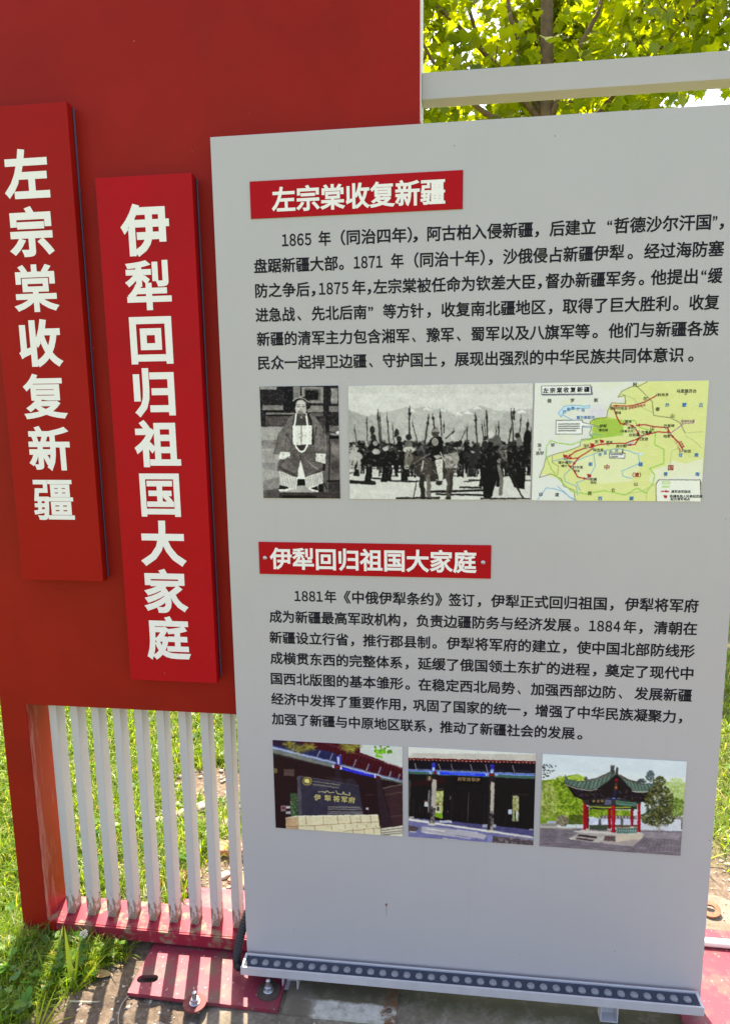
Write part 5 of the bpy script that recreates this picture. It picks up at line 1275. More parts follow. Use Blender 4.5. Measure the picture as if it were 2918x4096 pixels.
p.poly([(776, 180), (820, 180), (816, 230), (826, 255), (806, 286), (788, 262), (778, 235)], (76, 76, 74)); p.ell(798, 184, 22, 9, (112, 112, 108)); p.line([(782, 236), (822, 240)], 8, (52, 52, 50)); p.poly([(836, 210), (850, 196), (860, 215), (858, 268), (830, 266)], (66, 64, 62))
p.poly([(822, 322), (862, 322), (858, 352), (826, 352)], (150, 26, 34)); p.poly([(826, 365), (852, 365), (850, 440), (818, 440)], (92, 58, 44)); p.rect(822, 405, 850, 420, (190, 110, 50)); p.rect(810, 440, 846, 500, (40, 36, 66))
p.crown(1290, 560, 150, 180, 420, 8, 22, G2, 0.8); p.crown(1280, 730, 180, 90, 260, 8, 22, G2, 0.8); p.crown(1290, 340, 70, 50, 90, 6, 16, G2); p.crown(1195, 290, 42, 56, 80, 6, 14, [(70, 84, 86), (54, 66, 66), (96, 110, 108)]); p.crown(1110, 345, 46, 26, 40, 6, 12, [(70, 80, 76), (54, 64, 60)])
p.rect(1285, 820, 1308, 880, (156, 140, 124)); p.blobs((1110, 800, 1480, 860), 60, 6, 14, [(210, 206, 206), (190, 186, 190)], 0.6)
for _ in range(34): p.ell(75 + abs(p.rng.normal(0, 50)), p.rng.uniform(170, 310), 8, 6, (44, 44, 44), 0.9, p.rng.uniform(0, 3))
p.line([(70, 200), (110, 240), (190, 240)], 5, (60, 56, 54)); p.line([(70, 270), (120, 300)], 4, (60, 56, 54))
p.grain(2.5)
pav = p.place("photo_print", "colour print of a red columned pavilion with upturned roof", 0.2119, 0.5356, 0.4275, 0.6680)
t = Text()
for i, ch in enumerate("亭宜"):
    X, Z = p.pos((606, 652)[i], (556, 554)[i]); t.add(ch, 0.02, 0.0075, -0.0023, xc=X, zc=Z, thick=0.0003)
X, Z = p.pos(692, 552); t.add("溢", 0.02, 0.0075, -0.0023, xc=X, zc=Z, thick=0.0003)
t.build("print_lettering", bpy.data.materials["dull_gold_print"], pav)
# ------------------------------------------------------------------ light bar under the board
LX0, LX1 = -0.5335, 0.594
lb = thing("light_bar", "long grey aluminium light bar with a row of round lenses under the grey board", "light bar", (0.03, -0.026, 0.03))
SL = 0.0110 / (LX1 - LX0)


def tiltz(bm):
    for v in bm.verts: v.co.z += (v.co.x - LX0) * SL


YF, YB, ZB, ZT = -0.0570, -0.0100, 0.0426, 0.0655
bm = bmesh.new()
for b in ((LX0, LX1, YF, YF + 0.0042, ZB, ZT), (LX0, LX1, YB - 0.0042, YB, ZB, ZT), (LX0, LX1, YF + 0.0043, YB - 0.0043, ZB, ZB + 0.006)):
    box(bm, *b, bev=0.0006)
for x in (LX0 + 0.0005, LX1 - 0.0065):
    box(bm, x, x + 0.006, YF + 0.0043, YB - 0.0043, ZB + 0.0061, ZT - 0.0006, bev=0.0005)
tiltz(bm)
link("housing", bm_mesh("housing", bm), M_ALU, lb)
bm = bmesh.new(); box(bm, LX0 + 0.0068, LX1 - 0.0068, YF + 0.0044, YB - 0.0044, ZB + 0.0062, ZT - 0.0045); tiltz(bm)
link("lens_tray", bm_mesh("lens_tray", bm), M_TRAY, lb)
bm = bmesh.new()
bmesh.ops.create_uvsphere(bm, u_segments=24, v_segments=12, radius=0.0096)
kill = [v for v in bm.verts if v.co.z < -0.002]
bmesh.ops.delete(bm, geom=kill, context='VERTS')
for v in bm.verts: v.co.z *= 0.62
bmesh.ops.translate(bm, verts=bm.verts, vec=(-0.504, (YF + YB) / 2, ZT - 0.0042 + (-0.504 - LX0) * SL))
lens0 = link("lens", bm_mesh("lens", bm, True), M_LENS, lb)
for i in range(1, 36):
    c = lens0.copy(); COL.objects.link(c); c.parent = lb
    c.matrix_parent_inverse = lens0.matrix_parent_inverse.copy()
    c.location = (i * (0.563 + 0.504) / 35, 0, i * (0.563 + 0.504) / 35 * SL)
for x0 in (-0.430, 0.363):
    bm = bmesh.new(); w = 0.042; zt = ZB + (x0 - LX0) * SL - 0.0006
    box(bm, x0, x0 + 0.003, -0.040, -0.012, -0.006, zt, bev=0.0005); box(bm, x0 + w - 0.003, x0 + w, -0.040, -0.012, -0.006, zt, bev=0.0005)
    box(bm, x0 + 0.0031, x0 + w - 0.0031, -0.040, -0.012, zt - 0.003, zt - 0.0004); box(bm, x0 + 0.0031, x0 + w - 0.0031, -0.0150, -0.0120, -0.0029, zt - 0.0031); box(bm, x0 + 0.0031, x0 + w - 0.0031, -0.0398, -0.0122, -0.0059, -0.0031)
    r = bmesh.ops.create_uvsphere(bm, u_segments=10, v_segments=6, radius=0.004)
    bmesh.ops.translate(bm, verts=r["verts"], vec=(x0 + w / 2, -0.0155, 0.012))
    link("mounting_bracket", bm_mesh("mounting_bracket", bm), M_ALU, lb)

# ------------------------------------------------------------------ corrugated conduit feeding the bar
def bez(P, n):
    P = [Vector(p) for p in P]; out = []
    for k in range(n):
        t = k / (n - 1); Q = list(P)
        while len(Q) > 1: Q = [a.lerp(b, t) for a, b in zip(Q[:-1], Q[1:])]
        out.append(Q[0])
    return out


pts = bez([(-0.520, 0.035, 0.190), (-0.538, 0.022, 0.150), (-0.560, 0.010, 0.090), (-0.566, -0.010, 0.040), (-0.558, -0.018, 0.030), (-0.548, -0.024, 0.036)], 133)
rad = [0.0118 if (k % 4) in (0, 1) else 0.0098 for k in range(len(pts))]
o = link("conduit", tube_mesh("conduit", pts, rad, 16, smooth=False), M_RUBBER)
tag(o, "black corrugated conduit running from behind the grey board to the light bar", "conduit")

# ------------------------------------------------------------------ pipe and ring at the right
o = link("pvc_pipe", tube_mesh("pvc_pipe", [(0.30, 0.224, 0.0175), (0.8, 0.2225, 0.0175), (1.5, 0.221, 0.0175)], 0.0112, 20), M_PVC)
tag(o, "white plastic pipe lying on the red plate at the right edge", "pipe")
bm = bmesh.new()
n = 36
rings = []
for (r, z) in ((0.0135, 0.0), (0.0135, 0.006), (0.0285, 0.006), (0.0285, 0.0)):
    rings.append([bm.verts.new((r * math.cos(2 * math.pi * k / n), r * math.sin(2 * math.pi * k / n), z)) for k in range(n)])
for a in range(4):
    for k in range(n):
        bm.faces.new((rings[a][k], rings[a][(k + 1) % n], rings[(a + 1) % 4][(k + 1) % n], rings[(a + 1) % 4][k]))
bmesh.ops.rotate(bm, verts=bm.verts, cent=(0, 0, 0), matrix=Matrix.Rotation(R(10), 3, 'X') @ Matrix.Rotation(R(-6), 3, 'Y'))
bmesh.ops.translate(bm, verts=bm.verts, vec=(0.758, 0.369, 0.002))
o = link("iron_ring", bm_mesh("iron_ring", bm), M_RUST)
tag(o, "rusty iron ring lying on pale ground behind the red plate", "ring")

# ------------------------------------------------------------------ loose stones and bricks behind the slats
def stone_mesh(name, cx, cy, cz, rx, ry, rz, seed):
    bm = bmesh.new()
    bmesh.ops.create_icosphere(bm, subdivisions=3, radius=1.0)
    rg = random.Random(seed); ax = rg.uniform(0, 3.1)
    for v in bm.verts:
        d = v.co.normalized()
        k = 1 + 0.5 * (float(fbm(np.array(d.x * 1.7 + seed * 3.1), np.array(d.y * 1.7 + d.z * 2.3), 3, seed)) - 0.5)
        c = Vector((d.x * rx * k, d.y * ry * k, d.z * rz * k))
        v.co = Vector((c.x * math.cos(ax) - c.y * math.sin(ax), c.x * math.sin(ax) + c.y * math.cos(ax), c.z))
    bmesh.ops.translate(bm, verts=bm.verts, vec=(cx, cy, cz))
    return bm_mesh(name, bm, True)


def gz(x, y): return float(ground_h(np.array([x]), np.array([y]))[0])


for i, (x, y, r) in enumerate([(-0.92, 0.69, 0.028), (-0.985, 0.645, 0.024), (-1.05, 0.61, 0.02), (-0.80, 0.60, 0.026), (-0.70, 0.52, 0.022), (-0.86, 0.40, 0.020), (-0.64, 0.60, 0.03), (-0.75, 0.72, 0.022), (-0.60, 0.42, 0.018), (-0.95, 0.50, 0.018), (-0.72, 0.36, 0.016), (-1.00, 0.40, 0.014)]):
    o = link("stone", stone_mesh("stone", x, y, gz(x, y) + r * 0.25, r * 1.3, r, r * 0.62, i + 3), M_STONE)
    tag(o, "grey stone half sunk in the rubble behind the white slats", "stone", "loose stones behind the slats")
for i, (x, y, a, L, w, h, lab_) in enumerate([(-0.835, 0.335, 0.5, 0.085, 0.05, 0.022, "orange brick fragment lying nearest the back of the red plate"), (-0.665, 0.345, -0.3, 0.07, 0.045, 0.02, "flat brick fragment at the back right corner of the red plate"), (-0.725, 0.47, 0.15, 0.10, 0.05, 0.026, "longest brick fragment standing out of the rubble behind the slats")]):
    bm = bmesh.new(); box(bm, -L / 2, L / 2, -w / 2, w / 2, -h / 2, h / 2, bev=0.004)
    for v in bm.verts: v.co += Vector((random.uniform(-1, 1), random.uniform(-1, 1), random.uniform(-1, 1))) * 0.003
    bmesh.ops.rotate(bm, verts=bm.verts, cent=(0, 0, 0), matrix=Matrix.Rotation(a, 3, 'Z') @ Matrix.Rotation(0.12, 3, 'X'))
    bmesh.ops.translate(bm, verts=bm.verts, vec=(x, y, gz(x, y) + h * 0.35))
    tag(link("brick_fragment", bm_mesh("brick_fragment", bm), M_BRICK), lab_, "brick")

# small gravel nobody could count
rg = np.random.default_rng(5)
ico = bmesh.new(); bmesh.ops.create_icosphere(ico, subdivisions=1, radius=1.0)
iv = np.array([v.co[:] for v in ico.verts]); it = np.array([[v.index for v in f.verts] for f in ico.faces]); ico.free()


def scatter_gravel(n, xs, ys, r0, r1):
    x = rg.uniform(*xs, n); y = rg.uniform(*ys, n); r = r0 * (r1 / r0) ** rg.uniform(0, 1, n) ** 2.2
    return x, y, r


parts = [scatter_gravel(1500, (-1.15, -0.3), (0.16, 0.98), 0.003, 0.013), scatter_gravel(220, (-1.02, -0.62), (-0.32, -0.02), 0.0015, 0.007), scatter_gravel(420, (0.62, 1.3), (0.47, 0.9), 0.003, 0.010), scatter_gravel(260, (-0.6, 1.3), (-0.36, -0.12), 0.001, 0.004), scatter_gravel(130, (0.6, 1.2), (0.30, 0.47), 0.001, 0.004)]
x = np.concatenate([a[0] for a in parts]); y = np.concatenate([a[1] for a in parts]); r = np.concatenate([a[2] for a in parts])
on_slab = (x > -0.62) & (x < 1.38) & (y > -0.34) & (y < 0.44)
z = np.where(on_slab, -0.006, ground_h(x, y)) + r * 0.2
jit = rg.uniform(0.65, 1.35, (len(x), len(iv), 3)); sc3 = np.stack([r * rg.uniform(0.8, 1.4, len(r)), r, r * rg.uniform(0.5, 0.8, len(r))], -1)
V = iv[None] * jit * sc3[:, None, :] + np.stack([x, y, z], -1)[:, None, :]
T = (it[None] + (np.arange(len(x)) * len(iv))[:, None, None]).reshape(-1, 3)
o = link("gravel", np_mesh("gravel", V.reshape(-1, 3), tris=T), M_STONE)
tag(o, "loose gravel and crumbs of earth on the soil around the wall", "gravel", kind="stuff")
# ------------------------------------------------------------------ grass
GB = np.array([(0.12, 0.23, 0.018), (0.165, 0.275, 0.020), (0.08, 0.155, 0.016), (0.24, 0.29, 0.03), (0.34, 0.30, 0.11)])


def blades(n, xs, ys, h0, h1, w0, w1, seed, dens_pow=1.0):
    rg = np.random.default_rng(seed)
    x = rg.uniform(*xs, n); y = rg.uniform(*ys, n)
    keep = rg.uniform(0, 1, n) < grass_density(x, y) ** dens_pow
    x, y = x[keep], y[keep]; n = len(x)
    z = ground_h(x, y) - 0.002
    h = rg.uniform(h0, h1, n) * (0.55 + 0.75 * fbm(x * 6, y * 6, 2, 71)); w = rg.uniform(w0, w1, n)
    az = rg.uniform(0, 2 * np.pi, n); lean = rg.uniform(0.15, 1.25, n) * h; fa = az + rg.normal(1.57, 0.5, n)
    dx, dy = np.cos(az), np.sin(az); sx, sy = np.cos(fa) * w / 2, np.sin(fa) * w / 2
    V = np.empty((n, 7, 3))
    for i, (t, ww) in enumerate(((0.0, 0.8), (0.4, 1.0), (0.75, 0.75))):
        cx = x + dx * lean * t * t; cy = y + dy * lean * t * t; cz = z + h * (t - 0.25 * t * t * (lean / h))
        V[:, 2 * i] = np.stack([cx - sx * ww, cy - sy * ww, cz], -1); V[:, 2 * i + 1] = np.stack([cx + sx * ww, cy + sy * ww, cz], -1)
    V[:, 6] = np.stack([x + dx * lean * 1.05, y + dy * lean * 1.05, z + h * (1 - 0.3 * lean / h)], -1)
    b = (np.arange(n) * 7)[:, None]
    Q = np.concatenate([b + np.array([[0, 1, 3, 2]]), b + np.array([[2, 3, 5, 4]])]); T = b + np.array([[4, 5, 6]])
    pick = rg.choice(len(GB), n, p=[0.38, 0.27, 0.19, 0.09, 0.07])
    col = GB[pick] * rg.uniform(0.7, 1.25, n)[:, None]
    return V.reshape(-1, 3), Q, T, np.repeat(col, 7, 0)


def join(sets):
    Vs, Qs, Ts, Cs, off = [], [], [], [], 0
    for V, Q, T, C in sets:
        Vs.append(V); Cs.append(C); off0 = off; off += len(V)
        if len(Q): Qs.append(Q + off0)
        if len(T): Ts.append(T + off0)
    return np.concatenate(Vs), (np.concatenate(Qs) if Qs else None), (np.concatenate(Ts) if Ts else None), np.concatenate(Cs)


sets = [blades(36000, (-2.2, -0.75), (-0.6, 0.05), 0.025, 0.085, 0.0016, 0.0040, 1),
        blades(190000, (-2.7, 0.1), (0.05, 2.4), 0.022, 0.070, 0.0024, 0.0056, 2),
        blades(36000, (0.5, 2.6), (0.4, 2.6), 0.03, 0.085, 0.0025, 0.0055, 3),
        blades(36000, (-5.0, 5.5), (2.6, 7.0), 0.04, 0.10, 0.004, 0.008, 4),
        blades(16000, (-5.0, -2.6), (-1.2, 2.6), 0.03, 0.08, 0.003, 0.006, 6)]
V, Q, T, C = join(sets)
o = link("grass", np_mesh("grass", V, Q, T, attr=("tint", C)), M_GRASS)
tag(o, "sunlit green grass growing around and behind the wall", "grass", kind="stuff")

# clover leaves low in the turf
def clover(n, xs, ys, r0, r1, seed):
    rg = np.random.default_rng(seed)
    x = rg.uniform(*xs, n); y = rg.uniform(*ys, n)
    keep = rg.uniform(0, 1, n) < grass_density(x, y) * np.clip((fbm(x * 2.3, y * 2.3, 2, 77) - 0.32) * 4, 0.1, 1)
    x, y = x[keep], y[keep]; n = len(x)
    z = ground_h(x, y) + rg.uniform(0.012, 0.05, n); r = rg.uniform(r0, r1, n); a0 = rg.uniform(0, 6.28, n)
    nx, ny = rg.normal(0, 0.35, n), rg.normal(0, 0.35, n)
    K = 7; V = np.empty((n, 3, K + 1, 3))
    for l in range(3):
        a = a0 + l * 2.094
        cx, cy = np.cos(a) * r * 0.95, np.sin(a) * r * 0.95
        for k in range(K + 1):
            if k == 0: px, py = np.zeros(n), np.zeros(n)
            else:
                b = a + np.pi + (k - 0.0) * 2 * np.pi / (K + 1) ; rr = r * (0.86 if k in (4,) else 1.0)
                px, py = cx + np.cos(b) * rr, cy + np.sin(b) * rr
            pz = nx * px + ny * py + 0.25 * np.hypot(px, py)
            V[:, l, k] = np.stack([x + px, y + py, z + pz], -1)
    b = (np.arange(n * 3) * (K + 1))[:, None]
    T = np.concatenate([b + np.array([[0, k, k + 1]]) for k in range(1, K)])
    col = np.array([(0.07, 0.20, 0.025), (0.05, 0.15, 0.022), (0.11, 0.24, 0.03)])[rg.integers(0, 3, n)] * rg.uniform(0.8, 1.25, n)[:, None]
    return V.reshape(-1, 3), np.zeros((0, 4), int), T, np.repeat(col, 3 * (K + 1), 0)


V, Q, T, C = join([clover(1700, (-2.0, -0.8), (-0.6, 0.05), 0.004, 0.0090, 21), clover(2200, (-2.6, 0.0), (0.05, 2.4), 0.005, 0.010, 22), clover(300, (0.6, 2.4), (0.5, 2.4), 0.005, 0.010, 23)])
o = link("clover", np_mesh("clover", V, None, T, attr=("tint", C)), M_GRASS)
tag(o, "low green clover leaves growing between the grass", "clover", kind="stuff")


# ------------------------------------------------------------------ plants one can tell apart in front of the wall
def long_blade(x, y, z, az, L, w, rise, droop, n=9):
    V = []
    for k in range(n):
        t = k / (n - 1); d = L * (t * math.cos(rise) + droop * t * t * 0.3)
        h = L * (t * math.sin(rise) - droop * t * t * 0.55)
        ww = w * min(1.0, 0.55 + 1.4 * t) * (1 - t ** 2.2) / 2 + 0.0003
        cx, cy = x + d * math.cos(az), y + d * math.sin(az); px, py = -math.sin(az), math.cos(az)
        V += [(cx - px * ww, cy - py * ww, z + h), (cx, cy, z + h - ww * 0.35), (cx + px * ww, cy + py * ww, z + h)]
    Q = []
    for k in range(n - 1):
        a = 3 * k; Q += [(a, a + 1, a + 4, a + 3), (a + 1, a + 2, a + 5, a + 4)]
    return np.array(V), np.array(Q), np.zeros((0, 3), int), np.repeat(np.array([(0.30, 0.38, 0.02)]), len(V), 0)


def tuft(label, x, y, specs):
    z = gz(x, y) - 0.003
    sets = [long_blade(x + dx, y + dy, z, R(az), L, w, R(rise), dr) for dx, dy, az, L, w, rise, dr in specs]
    V, Q, T, C = join(sets)
    o = link("grass_tuft", np_mesh("grass_tuft", V, Q, T, smooth=True, attr=("tint", C)), M_GRASS)
    return tag(o, label, "grass tuft")


tuft("tall grass tuft with broad bright yellow-green blades beside the bare soil", -0.975, -0.098, [(0, 0, 128, 0.165, 0.0135, 62, 0.12), (0.004, 0.0, 28, 0.125, 0.0135, 50, 0.15), (0, 0.003, 80, 0.13, 0.006, 76, 0.05), (-0.003, 0, 190, 0.09, 0.005, 45, 0.5), (0.006, -0.004, 20, 0.06, 0.006, 40, 0.2), (0, 0, 300, 0.06, 0.005, 50, 0.4), (0.002, 0.004, 95, 0.10, 0.005, 70, 0.2)])
tuft("low sheaf of bright grass blades at the bottom edge of the picture", -0.995, -0.212, [(0, 0, 62, 0.10, 0.006, 60, 0.1), (0.006, 0.0, 50, 0.10, 0.007, 48, 0.15), (0.01, 0, 35, 0.09, 0.006, 40, 0.2), (-0.006, 0, 80, 0.08, 0.005, 64, 0.1), (0.004, -0.003, 15, 0.08, 0.006, 28, 0.3), (-0.01, 0.003, 110, 0.07, 0.005, 66, 0.2)])
tuft("thin grass tuft growing out of the rubble behind the last slats", -0.66, 0.46, [(0, 0, 100, 0.11, 0.004, 70, 0.2), (0, 0, 60, 0.10, 0.004, 60, 0.3), (0.004, 0, 20, 0.09, 0.004, 50, 0.4), (0, 0, 150, 0.09, 0.004, 55, 0.3), (0, 0, 230, 0.08, 0.004, 50, 0.4), (0, 0, 310, 0.08, 0.004, 52, 0.4)])
tuft("grass tuft between the rubble and the back of the red plate", -0.78, 0.395, [(0, 0, 100, 0.08, 0.004, 66, 0.3), (0, 0, 40, 0.07, 0.004, 50, 0.4), (0.004, 0, 0, 0.07, 0.004, 46, 0.4), (0, 0, 160, 0.07, 0.004, 55, 0.3), (0, 0, 250, 0.06, 0.004, 50, 0.4)])
tuft("grass tuft on the soil seen past the board's right edge", 0.80, 0.60, [(0, 0, 100, 0.12, 0.006, 60, 0.3), (0, 0, 40, 0.10, 0.005, 40, 0.4), (0.004, 0, 0, 0.11, 0.006, 46, 0.4), (0, 0, 160, 0.10, 0.005, 55, 0.3), (0, 0, 250, 0.10, 0.006, 40, 0.4), (0, 0, 290, 0.11, 0.005, 50, 0.4)])

# white clover flower
fxy = (-1.000, 0.005)
cf = thing("clover_flower", "white clover flower on a thin stem in front of the red rail", "flower", (fxy[0], fxy[1], gz(*fxy)))
top = Vector((-0.992, -0.002, 0.068))
link("stem", tube_mesh("stem", bez([(fxy[0], fxy[1], gz(*fxy) - 0.003), (fxy[0] + 0.004, fxy[1] + 0.004, 0.03), top], 8), 0.0011, 6), simple("clover_stem", (0.09, 0.16, 0.03), 0.5), cf)
bm = bmesh.new(); rg2 = random.Random(4)
for k in range(46):
    d = Vector((rg2.gauss(0, 1), rg2.gauss(0, 1), rg2.gauss(0.25, 1))).normalized()
    r = bmesh.ops.create_icosphere(bm, subdivisions=1, radius=1.0)
    q = d.to_track_quat('Z', 'Y')
    for v in r["verts"]: v.co = top + d * 0.0078 + q @ Vector((v.co.x * 0.0016, v.co.y * 0.0016, v.co.z * 0.0042))
link("flower_head", bm_mesh("flower_head", bm, True), simple("clover_white", (0.68, 0.64, 0.52), 0.6), cf)

# dry leaves
def dry_leaf(label, x, y, L, w, az, curl):
    V, Q = [], []; n = 11; z = gz(x, y) + 0.004
    for k in range(n):
        t = k / (n - 1); ww = w * math.sin(math.pi * min(1, t * 0.97 + 0.02)) ** 0.8 / 2
        for s in (-1, 0, 1):
            lx, ly = (t - 0.5) * L, s * ww
            V.append((x + lx * math.cos(az) - ly * math.sin(az), y + lx * math.sin(az) + ly * math.cos(az), z + curl * (2 * t - 1) ** 2 + (abs(s) * ww * 0.5)))
    for k in range(n - 1):
        a = 3 * k; Q += [(a, a + 1, a + 4, a + 3), (a + 1, a + 2, a + 5, a + 4)]
    o = link("dry_leaf", np_mesh("dry_leaf", V, np.array(Q), smooth=True), M_DRYLEAF)
    return tag(o, label, "leaf")


dry_leaf("large curled tan leaf on the bare soil beside the tall grass tuft", -0.925, -0.045, 0.062, 0.026, 0.05, 0.006)
dry_leaf("small narrow dry leaf on the bare soil near the red rail", -0.893, -0.012, 0.030, 0.009, 0.1, 0.004)
dry_leaf("thin dry leaf leaning at the edge of the grass under the red rail", -0.921, 0.018, 0.034, 0.009, 1.5, 0.008)
o = link("twig", tube_mesh("twig", [(-0.960, -0.140, gz(-0.96, -0.14) + 0.004), (-0.915, -0.132, gz(-0.915, -0.132) + 0.005), (-0.885, -0.126, gz(-0.885, -0.126) + 0.004)], [0.0026, 0.0022, 0.0016], 7), simple("dry_straw", (0.45, 0.40, 0.30), 0.7))
tag(o, "pale broken straw lying on the soil right of the tall grass tuft", "straw")
o = link("grass_stalk", tube_mesh("grass_stalk", bez([(-0.815, -0.098, gz(-0.82, -0.1) + 0.006), (-0.838, -0.15, -0.004), (-0.80, -0.19, -0.004), (-0.785, -0.215, -0.006)], 14), 0.0011, 6), bpy.data.materials["dry_straw"])
tag(o, "thin bent dry stalk on the soil below the slotted red plate", "stalk")

# ------------------------------------------------------------------ tree behind the wall
LEAF2 = [(0.0, 0.0), (0.10, 0.02), (0.30, -0.10), (0.34, 0.06), (0.52, 0.10), (0.42, 0.24), (0.50, 0.46), (0.30, 0.46), (0.24, 0.62), (0.14, 0.62), (0.0, 1.0)]
outline = LEAF2 + [(-x, y) for x, y in LEAF2[-2:0:-1]]
LN = len(outline)


def leaves(pos, size, az, pitch, roll, col):
    """maple-like leaves: outline fan folded a little along the midrib"""
    n = len(pos)
    base = np.array(outline + [(0.0, 0.42)]); V = np.empty((n, LN + 1, 3))
    lx = base[:, 0][None] * size[:, None]; ly = base[:, 1][None] * size[:, None]
    lz = np.abs(lx) * 0.18 - (ly / size[:, None]) ** 2 * size[:, None] * 0.16
    cr, sr = np.cos(roll)[:, None], np.sin(roll)[:, None]
    x1 = lx * cr + lz * sr; z1 = -lx * sr + lz * cr
    cp, sp = np.cos(pitch)[:, None], np.sin(pitch)[:, None]
    y2 = ly * cp - z1 * sp; z2 = ly * sp + z1 * cp
    ca, sa = np.cos(az)[:, None], np.sin(az)[:, None]
    V[..., 0] = pos[:, 0:1] + x1 * ca - y2 * sa; V[..., 1] = pos[:, 1:2] + x1 * sa + y2 * ca; V[..., 2] = pos[:, 2:3] + z2
    b = (np.arange(n) * (LN + 1))[:, None]
    T = np.concatenate([b + np.array([[LN, k, (k + 1) % LN]]) for k in range(LN)])
    return V.reshape(-1, 3), T, np.repeat(col, LN + 1, 0)


tree = thing("maple_tree", "broadleaf tree with bright backlit lobed leaves rising behind the red wall", "tree", (0.66, 4.0, -0.02))
trunk_pts = [(0.68, 4.0, -0.03), (0.67, 4.0, 1.2), (0.655, 4.0, 2.6), (0.645, 4.0, 3.5), (0.625, 4.02, 4.3), (0.60, 4.05, 5.3), (0.58, 4.1, 6.4)]
link("trunk", tube_mesh("trunk", trunk_pts, [0.085, 0.066, 0.058, 0.052, 0.042, 0.028, 0.010], 14), M_BARK, tree)
limbs = [([(0.645, 4.0, 3.30), (0.42, 3.96, 3.45), (0.198, 3.92, 3.54), (0.08, 3.9, 3.63), (-0.13, 3.85, 3.80), (-0.35, 3.8, 4.15), (-0.7, 3.7, 4.5)], [0.026, 0.022, 0.019, 0.017, 0.013, 0.009, 0.005]),
         ([(0.64, 4.0, 3.45), (0.46, 4.03, 3.68), (0.286, 4.06, 3.90), (0.169, 4.08, 4.04), (0.05, 4.1, 4.17), (-0.2, 4.1, 4.40), (-0.6, 4.1, 4.8), (-1.0, 4.0, 5.1)], [0.026, 0.023, 0.020, 0.017, 0.015, 0.012, 0.009, 0.004]),
         ([(0.169, 4.08, 4.04), (0.115, 4.1, 4.20), (0.07, 4.12, 4.36), (-0.02, 4.2, 4.8), (-0.1, 4.3, 5.4)], [0.015, 0.014, 0.012, 0.009, 0.004]),
         ([(0.648, 4.0, 3.35), (0.69, 3.95, 3.55), (0.735, 3.9, 3.68), (0.83, 3.85, 3.90), (0.94, 3.82, 4.08), (1.0, 3.8, 4.30), (1.15, 3.75, 4.9), (1.3, 3.7, 5.5)], [0.024, 0.022, 0.020, 0.018, 0.016, 0.014, 0.009, 0.004]),
         ([(0.64, 4.0, 3.50), (0.54, 4.15, 3.75), (0.486, 4.2, 3.93), (0.45, 4.22, 4.1), (0.385, 4.25, 4.32), (0.3, 4.4, 5.0), (0.2, 4.5, 5.6)], [0.024, 0.026, 0.024, 0.020, 0.016, 0.010, 0.004]),
         ([(0.645, 4.0, 3.2), (0.95, 4.1, 3.48), (1.189, 4.15, 3.75), (1.417, 4.18, 3.95), (1.53, 4.2, 4.08), (1.7, 4.2, 4.3), (2.2, 4.2, 4.7)], [0.022, 0.018, 0.015, 0.013, 0.011, 0.009, 0.004]),
         ([(0.65, 4.0, 3.0), (0.9, 4.5, 3.4), (1.2, 5.0, 3.9), (1.5, 5.5, 4.4)], [0.022, 0.016, 0.011, 0.005]),
         ([(0.65, 4.0, 3.1), (0.3, 4.6, 3.5), (-0.1, 5.1, 4.0), (-0.4, 5.5, 4.6)], [0.022, 0.016, 0.011, 0.005]),
         ([(0.65, 4.0, 3.15), (0.7, 4.6, 3.6), (0.75, 5.2, 4.1), (0.8, 5.8, 4.8)], [0.020, 0.016, 0.012, 0.004])]
for P, rad in limbs:
    link("limb", tube_mesh("limb", P, rad, 9), M_BARK, tree)

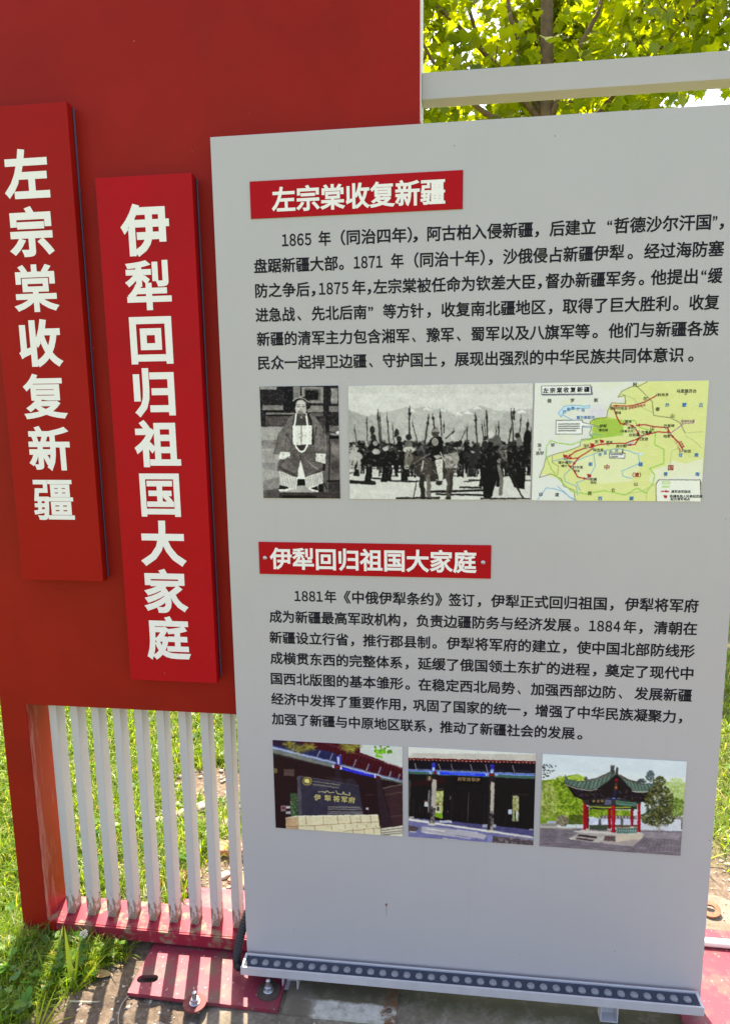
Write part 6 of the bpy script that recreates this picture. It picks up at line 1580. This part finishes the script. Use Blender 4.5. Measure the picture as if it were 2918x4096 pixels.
rg = np.random.default_rng(33)
CEN = np.array([0.60, 5.0, 4.75]); RAD = np.array([2.15, 2.0, 1.8])
twigs, LP, LA, LPI = [], [], [], []
nodes = []
for P, rad in limbs + [(trunk_pts[3:], None)]:
    P = np.array(P)
    for k in range(len(P) - 1):
        for t in (0.15, 0.4, 0.65, 0.9): nodes.append(P[k] * (1 - t) + P[k + 1] * t)
nodes = np.array(nodes)
for q in range(900):
    while True:
        d = rg.normal(0, 1, 3); d /= np.linalg.norm(d); tip = CEN + RAD * d * rg.uniform(0.25, 1) ** 0.45
        if tip[2] > 3.10 + 0.10 * abs(tip[0] - 0.55) and tip[1] - 0.49 * tip[2] > 1.85: break
    # ragged skyline and gaps where the sky shows
    if fbm(np.array(tip[0] * 1.5), np.array(tip[2] * 1.5 + tip[1] * 0.7), 2, 91) < 0.345: continue
    if tip[0] > 0.255 * (tip[1] + 1.55) and tip[2] - 1.5 < 0.385 * (tip[1] + 1.55): continue
    s = nodes[np.argmin(((nodes - tip) ** 2).sum(1))]
    mid = s * 0.4 + tip * 0.6 + rg.normal(0, 0.06, 3)
    L = np.linalg.norm(tip - s)
    if q % 2 == 0: twigs.append(([tuple(s), tuple(mid), tuple(tip)], [0.0045 + 0.003 * min(L, 1), 0.004, 0.002]))
    nl = rg.integers(14, 25)
    for j in range(nl):
        t = rg.uniform(0.35, 1.08); pnt = (s * (1 - t) + tip * t) + rg.normal(0, 0.13, 3)
        LP.append(pnt); LA.append(rg.uniform(0, 6.283)); LPI.append(rg.normal(-0.55, 0.45))
LP = np.array(LP); n = len(LP)
size = rg.uniform(0.065, 0.125, n)
pal = np.array([(0.125, 0.18, 0.010), (0.10, 0.155, 0.012), (0.15, 0.20, 0.012), (0.08, 0.125, 0.012)])
col = pal[rg.integers(0, 4, n)] * rg.uniform(0.8, 1.2, n)[:, None]
near = (np.abs(LP[:, 0] - 0.625) < 0.10) & (LP[:, 1] < 4.0)
near &= rg.uniform(0, 1, n) < 0.85
LP, size, LA, LPI, col = LP[~near], size[~near], np.array(LA)[~near], np.array(LPI)[~near], col[~near]
n = len(LP)
V, T, C = leaves(LP, size, LA, LPI, rg.normal(0, 0.35, n), col)
tw = [tube_arrays(P, rad, 5) for P, rad in twigs]
off = len(V); TV, TQ, TT = [], [], []
for v, q, t in tw:
    TV.append(v); TQ.append(q + off); TT.append(t + off); off += len(v)
TV, TQ, TT = np.concatenate(TV), np.concatenate(TQ), np.concatenate(TT)
me = np_mesh("crown", np.concatenate([V, TV]), TQ, np.concatenate([T, TT]), attr=("tint", np.concatenate([C, np.full((len(TV), 3), 0.1)])),
             mat_idx=[1] * len(TQ) + [0] * len(T) + [1] * len(TT))
link("crown", me, [M_LEAF, M_BARK], tree)
